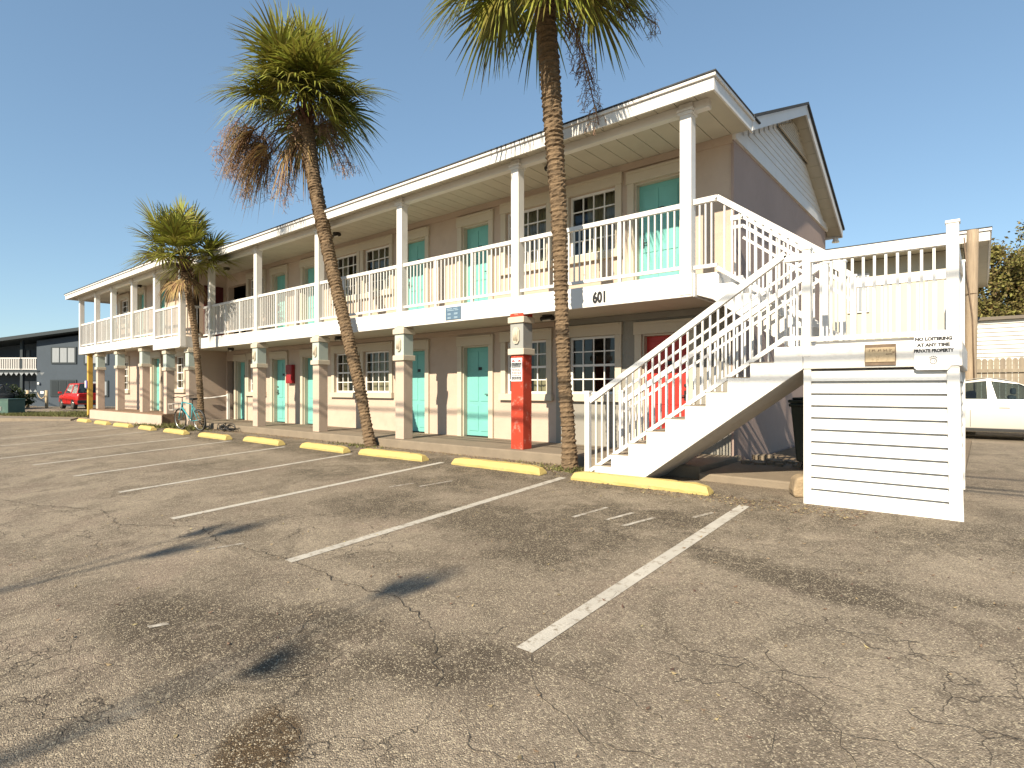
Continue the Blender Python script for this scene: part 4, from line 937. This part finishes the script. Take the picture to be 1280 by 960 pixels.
car('parked_car','silver sedan parked before the picket fence, partly hidden by the white boxed landing',(-.22,18.9,0),R(180),M['silver'],4.7,1.8,1.50)
car('parked_car','small red wagon seen from behind in front of the slate blue building',(-43.6,10.3,0),R(183),M['redcar'],3.5,1.5,1.58,'wagon')
car('parked_car','dark car behind the green utility boxes, only its roof showing',(-46.5,6.6,0),R(150),M['darkcar'],4.4,1.75,1.5)

# ------------------------------------------------------------------ far left: utility boxes, slate building, rope fence
for x, y, lab in ((-35.75,5.65,'green utility box on the grass, the right one of the pair'),(-36.7,5.35,'green utility box on the grass, the left one cut by the picture edge')):
    t = thing('utility_box', lab, 'utility box', (x,y,gz(y)), R(30), 'green utility boxes')
    mb = MB(); mb.box(-.40,.40,-.4,.4,-.05,.80); mb.build('body', M['util'], t, True, bevel=.02)
    mb = MB(); mb.box(-.42,.42,-.42,.42,.802,.86); mb.build('lid', M['util'], t, True, bevel=.03)
    mb = MB(); mb.box(-.03,.03,-.415,-.402,.3,.5); mb.build('latch', M['steel'], t, True)
sb = thing('apartment_building', 'slate blue two storey building with white balcony rail far at the left', 'building', tuple(CF*40+CR*(-36)), R(39.6))
def sx_(px): return (px-640)/711.7*40+36          # metres along the building, from where each feature stands
def sz_(py): return 1.25+(486-py)*40/711.7
mb = MB(); mb.prism([(-14,0),(sx_(48),0),(sx_(48),sz_(424)),(-14,3.0)],'y',1.6,9); mb.prism([(sx_(45),-.1),(sx_(210),-.1),(sx_(210),sz_(404)),(sx_(45),sz_(426))],'y',0,9); mb.build('wall', M['slate'], sb, True)
mb = MB(); mb.prism([(-14,2.6),(sx_(215),sz_(400)),(sx_(215),sz_(396)),(-14,2.85)],'y',-.7,9.3); mb.build('roof', M['slatedark'], sb, True)
def swin(x0,x1,y0,y1,m_):
    a = MB(); a.box(sx_(x0)-.08,sx_(x1)+.08,-.06,-.002,sz_(y1)-.1,sz_(y0)+.08); o = a.build('window', M['slatedark'], sb, True)
    a = MB(); k = 3
    for i in range(k):
        u = sx_(x0)+(sx_(x1)-sx_(x0))*i/k; v = sx_(x0)+(sx_(x1)-sx_(x0))*(i+1)/k; a.box(u+.04,v-.04,-.075,-.061,sz_(y1),sz_(y0))
    a.build('pane', m_, o, True)
swin(65,94,435,453,M['paleblind']); swin(106,134,437,454,M['paleblind']); swin(64,94,476,494,M['darkcar']); swin(106,134,477,494,M['paleblind'])
mb = MB(); mb.box(-14,sx_(49.5),0,1.59,sz_(465.5),sz_(463)); mb.build('balcony_deck', M['slatedark'], sb, True)
mb = MB(); rail(mb,(sx_(25.5),.05,sz_(463)),(sx_(49.5),.05,sz_(463)),.9,.06,11,.08,.07,bw=.05); rail(mb,(-10,.05,sz_(463)),(sx_(24.5),.05,sz_(463)),.9,.06,90,.08,.07,bw=.05); mb.build('balcony_rail', M['rail'], sb, True)
mb = MB(); k = 0; x = -3.0
while x < sx_(49): mb.prism([(x,sz_(465.5)-.01),(x+.34,sz_(465.5)-.01),(x+.17,sz_(469.5))],'y',.0,.03); x += .36
mb.build('scalloped_trim', M['paleblind'], sb, True)
mb = MB(); mb.box(sx_(29),sx_(42),1.52,1.598,0,sz_(475)); d_ = mb.build('door_frame', M['paleblind'], sb, True)
mb = MB(); mb.box(sx_(30.2),sx_(40.8),1.50,1.518,0,sz_(476.2)); mb.build('door', M['maroon'], d_, True)
for x0,x1 in ((1,7),(8.5,13),(26,32),(36,44)):
    mb = MB(); mb.box(sx_(x0),sx_(x1),1.55,1.596,sz_(460),sz_(436)); mb.build('upper_window', M['darkcar'], sb, True)
mb = MB(); mb.box(sx_(0),sx_(12),1.55,1.596,sz_(490),sz_(476)); mb.box(sx_(13),sx_(24),1.55,1.596,sz_(490),sz_(476)); mb.build('lower_window', M['paleblind'], sb, True)
for x in (24.8,50): mb = MB(); mb.box(sx_(x)-.09,sx_(x)+.09,.06,.24,0,sz_(425)); mb.build('balcony_post', M['slatedark'], sb, True)
mb = MB(); mb.box(sx_(47.5),sx_(49.5),-.12,-.003,sz_(480.5),sz_(478)); mb.box(sx_(50),sx_(54),-.02,-.003,sz_(492),sz_(489)); mb.build('wall_notice', M['signwhite'], sb, True)
def post_rope(lab, px, X_):
    p = CF*37.5+CR*((px-640)/711.7*37.5); t = thing('rope_post', lab, 'post', (p.x,p.y,0), 0, 'rope posts before the slate building')
    m_ = MB(); m_.tube([(p.x,p.y,-.05),(p.x,p.y,1.15)],.09,8); m_.build('post', M['rope'], t)
    q = p+CR*X_; m_ = MB(); m_.tube([p+UP*1.0,p.lerp(q,.3)+UP*.68,p.lerp(q,.55)+UP*.6,p.lerp(q,.8)+UP*.72,q+UP*1.0],.035,6); m_.build('rope', M['rope'], t)
post_rope('pale rope post left of the maroon door of the slate building',34,-1.0); post_rope('pale rope post right of the maroon door of the slate building',57.5,-.6); post_rope('pale rope post seen between the motel columns',127.5,-1.2)
def bush(name, label, cat, c, rx, ry, rz_, n, leaf, m_, seed, trunk=None, group=None, clumps=26):
    e = random.Random(seed); t = thing(name, label, cat, (c[0],c[1],c[2]-rz_), 0, group); mb = MB(); c = Vector(c)
    cl = []
    for i in range(clumps):
        v = Vector((e.gauss(0,1),e.gauss(0,1),e.gauss(0,1))).normalized()*e.uniform(.45,1.0)
        cl.append((c+Vector((v.x*rx,v.y*ry,v.z*rz_)),e.uniform(.16,.34)*max(rx,rz_*.6)))
    for i in range(n):
        q, r = e.choice(cl); v = Vector((e.gauss(0,1),e.gauss(0,1),e.gauss(0,.8)))*r*.55; p = q+v
        a = Vector((e.gauss(0,1),e.gauss(0,1),e.gauss(0,1))).normalized(); b = a.cross(Vector((e.gauss(0,1),e.gauss(0,1),e.gauss(0,1)))).normalized(); s = leaf*e.uniform(.5,1.3)
        mb.face([p-a*s,p+b*s*.5,p+a*s,p-b*s*.5])
    mb.build('crown', m_, t)
    if trunk:
        tm = MB(); tm.tube([(c.x,c.y,trunk[0]),(c.x+.1,c.y,c.z-rz_*.4),(c.x,c.y,c.z+rz_*.4)],[trunk[1],trunk[1]*.7,trunk[1]*.3],8)
        for k in range(6):
            q = cl[k][0]; tm.tube([(c.x,c.y,c.z-rz_*.5+k*.1*rz_),(c.x*.5+q.x*.5,c.y*.5+q.y*.5,q.z-.3),tuple(q)],[trunk[1]*.5,trunk[1]*.3,.02],6)
        tm.build('trunk', M['bark'], t)
p = CF*36+CR*((22-640)/711.7*36)
bush('shrub','dark green shrub in front of the slate building behind the utility boxes','shrub',(p.x,p.y,.75),.9,.9,.75,1600,.09,M['shrub'],3)

# kerb strip and grass at the left edge of the lot
mb = MB(); mb.prism([(-60,2.8),(-31.9,4.75),(-28.4,6.35),(-29.9,6.95),(-34.0,5.1),(-60,3.9)],'z',-.2,.02); tag(mb.build('kerb', M['conc']), kind='structure')
mb = MB(); mb.prism([(-60,3.95),(-34.1,5.15),(-30.0,7.05),(-29.5,7.17),(-29.5,8.8),(-36.5,8.8),(-37,5.6),(-60,4.8)],'z',-.2,-.0+.03); tag(mb.build('verge', M['dirtsoil']), kind='structure')
mb = MB(); e = random.Random(77)
def blades(n, fx, hmin, hmax):
    for i in range(n):
        x, y, z = fx(); a = e.uniform(0,6.28); h = e.uniform(hmin,hmax); s = .012*e.uniform(.7,1.6); dx, dy = math.cos(a)*s, math.sin(a)*s; lx, ly = e.gauss(0,.35)*h, e.gauss(0,.35)*h
        mb.face([(x-dx,y-dy,z),(x+dx,y+dy,z),(x+lx,y+ly,z+h)])
def gleft():
    while True:
        x = e.uniform(-37,-29.3); y = e.uniform(5.0,8.7)
        lo = 5.15+(x+34.1)*.46 if x > -34.1 else 5.15+(x+34.1)*.046
        if y > lo+.05 and (x > -33 or y < 6.8 or e.random() < .3): return x, y, .02
blades(9000, gleft, .05, .16)
tag(mb.build('verge_grass', M['grass']), 'thin green grass on the verge by the utility boxes', 'grass', kind='stuff')
mb = MB()
def gw(cx, cy, rx, ry):
    def f(): return cx+e.gauss(0,rx), cy+e.gauss(0,ry), gz(cy)
    return f
blades(260, gw(-4.85,7.25,.25,.1), .02,.08); blades(110, gw(-5.4,7.45,.4,.12), .02,.06); blades(900, gw(-19.6,7.15,.8,.16), .04,.18); blades(400, gw(-21.6,6.95,.6,.12), .03,.12); blades(160, gw(-10.6,7.45,.5,.1), .02,.07)
tag(mb.build('weeds', M['grass']), 'low weeds at the foot of the palms and walkway', 'weeds', kind='stuff')
mb = MB()
for i in range(5200):
    u = e.random()
    if u < .55: x, y = e.uniform(-21,-4.5), 7.68-abs(e.gauss(0,.16))
    elif u < .75: x, y = e.gauss(-5.3,.7), e.gauss(7.25,.22)
    elif u < .9: x, y = e.uniform(-3.4,-.9), e.gauss(7.0,.35)
    else: x, y = e.uniform(-8,2), e.uniform(1.0,6.5)
    if x > -4.4 and 6.85 < y < 7.95 and x < -.1: y = e.uniform(6.4,6.8)
    y = min(y,7.72)
    s = e.uniform(.006,.022); a = e.uniform(0,6.28); c_, s_ = math.cos(a)*s, math.sin(a)*s; z = gz(y)+.006
    mb.face([(x-c_,y-s_,z+e.uniform(0,.012)),(x+s_*.5,y-c_*.5,z),(x+c_,y+s_,z+e.uniform(0,.015)),(x-s_*.5,y+c_*.5,z+.004)])
tag(mb.build('leaf_litter', M['litter']), 'scattered dry leaves and grit along the walkway edge', 'litter', kind='stuff')

# ------------------------------------------------------------------ far right
nb = thing('neighbouring_building', 'cream building with a white eave behind the stair landing', 'building', (-6,21.3,0))
mb = MB(); mb.box(-14,-.45,21.3,30,0,5.36); mb.build('wall', M['neighbour'], nb)
mb = MB(); planks(mb,-14,.12,20.56,21.28,5.37,.3); planks(mb,-.44,.12,21.29,30,5.37,.28); mb.build('soffit', M['soffit'], nb)
mb = MB(); mb.box(-14,.15,20.52,20.555,5.36,5.62); mb.box(.122,.152,20.56,30,5.36,5.62); mb.box(-14,.19,20.47,20.55,5.625,5.69); mb.box(.125,.19,20.551,30,5.625,5.69); mb.build('roof_fascia', M['white'], nb)
mb = MB(); mb.prism([(20.46,5.692),(25.2,6.3),(30,5.692),(30,5.72),(25.2,6.35),(20.46,5.72)],'x',-14,.2); mb.build('roof', M['roof'], nb)
mb = MB(); mb.box(-3.4,-2.8,21.24,21.298,3.7,4.95); wn_ = mb.build('window', M['white_clean'], nb)
mb = MB()
for a in (-3.35,-3.08): mb.box(a,a+.23,21.225,21.239,3.75,4.9)
mb.build('pane', M['paleblind'], wn_)
t = thing('siding_building', 'low building with white horizontal siding behind the picket fence', 'building', (3,30,0))
mb = MB(); n = 24
for i in range(n):
    a, b = 4.0*i/n, 4.0*(i+1)/n; mb.box(-.42,9,29.97,30.03,a+.035,b)
mb.box(-.42,9,30.04,34,0,4.0); mb.build('wall', M['white_clean'], t)
mb = MB(); mb.prism([(29.8,4.01),(34.2,4.01),(32,4.35)],'x',-.5,9.1); mb.build('roof', M['conc'], t)
t = thing('picket_fence', 'weathered wooden picket fence behind the silver car', 'fence', (1.5,21.5,0))
mb = MB(); x = -.43; e = random.Random(6)
while x < 4.2:
    wd = .125; h = 2.13+e.uniform(-.02,.02); mb.prism([(x,.05),(x+wd,.05),(x+wd,h-.05),(x+wd*.72,h),(x+wd*.28,h),(x,h-.05)],'y',21.5,21.52); x += .134
mb.build('pickets', M['wood'], t)
mb = MB()
for z in (1.72,.5): mb.box(-.43,4.2,21.45,21.498,z,z+.1)
mb.build('rail', M['wood'], t)
t = thing('wooden_pole', 'pale weathered wooden pole standing behind the right end of the landing', 'pole', (-.29,20.1,0))
mb = MB(); k = 14; mb.tube([(-.30+.006*i,20.1,5.6*i/k) for i in range(k+1)],[.15-.001*i for i in range(k+1)],14); mb.build('shaft', M['polewood'], t)
mb = MB(); mb.tube([(-.40,19.95,5.4),(-.32,19.93,4.2),(-.22,19.93,3.2),(-.18,19.96,1.2)],.018,6); mb.torus((-.27,20.1,3.85),(0,0,1),.155,.012,20,6); mb.build('cable', M['rustframe'], t)
for i, (c, rx, rz_, lab) in enumerate((((.4,37,5.4),2.0,3.6,'olive juniper-like tree directly behind the cream eave'),((2.3,38,5.6),1.9,3.7,'rust tinged evergreen at the right picture edge behind the white siding'),((4.2,36,5.8),2.1,4.4,'tallest evergreen beyond the right picture edge'),((1.4,42,4.6),2.6,3.6,'dark evergreen filling the gap behind the two front trees'))):
    bush('evergreen_tree', lab, 'tree', c, rx, rx, rz_, 17000, .10, M['olive'], 50+i, (0,.22), 'evergreens behind the siding building', 60)
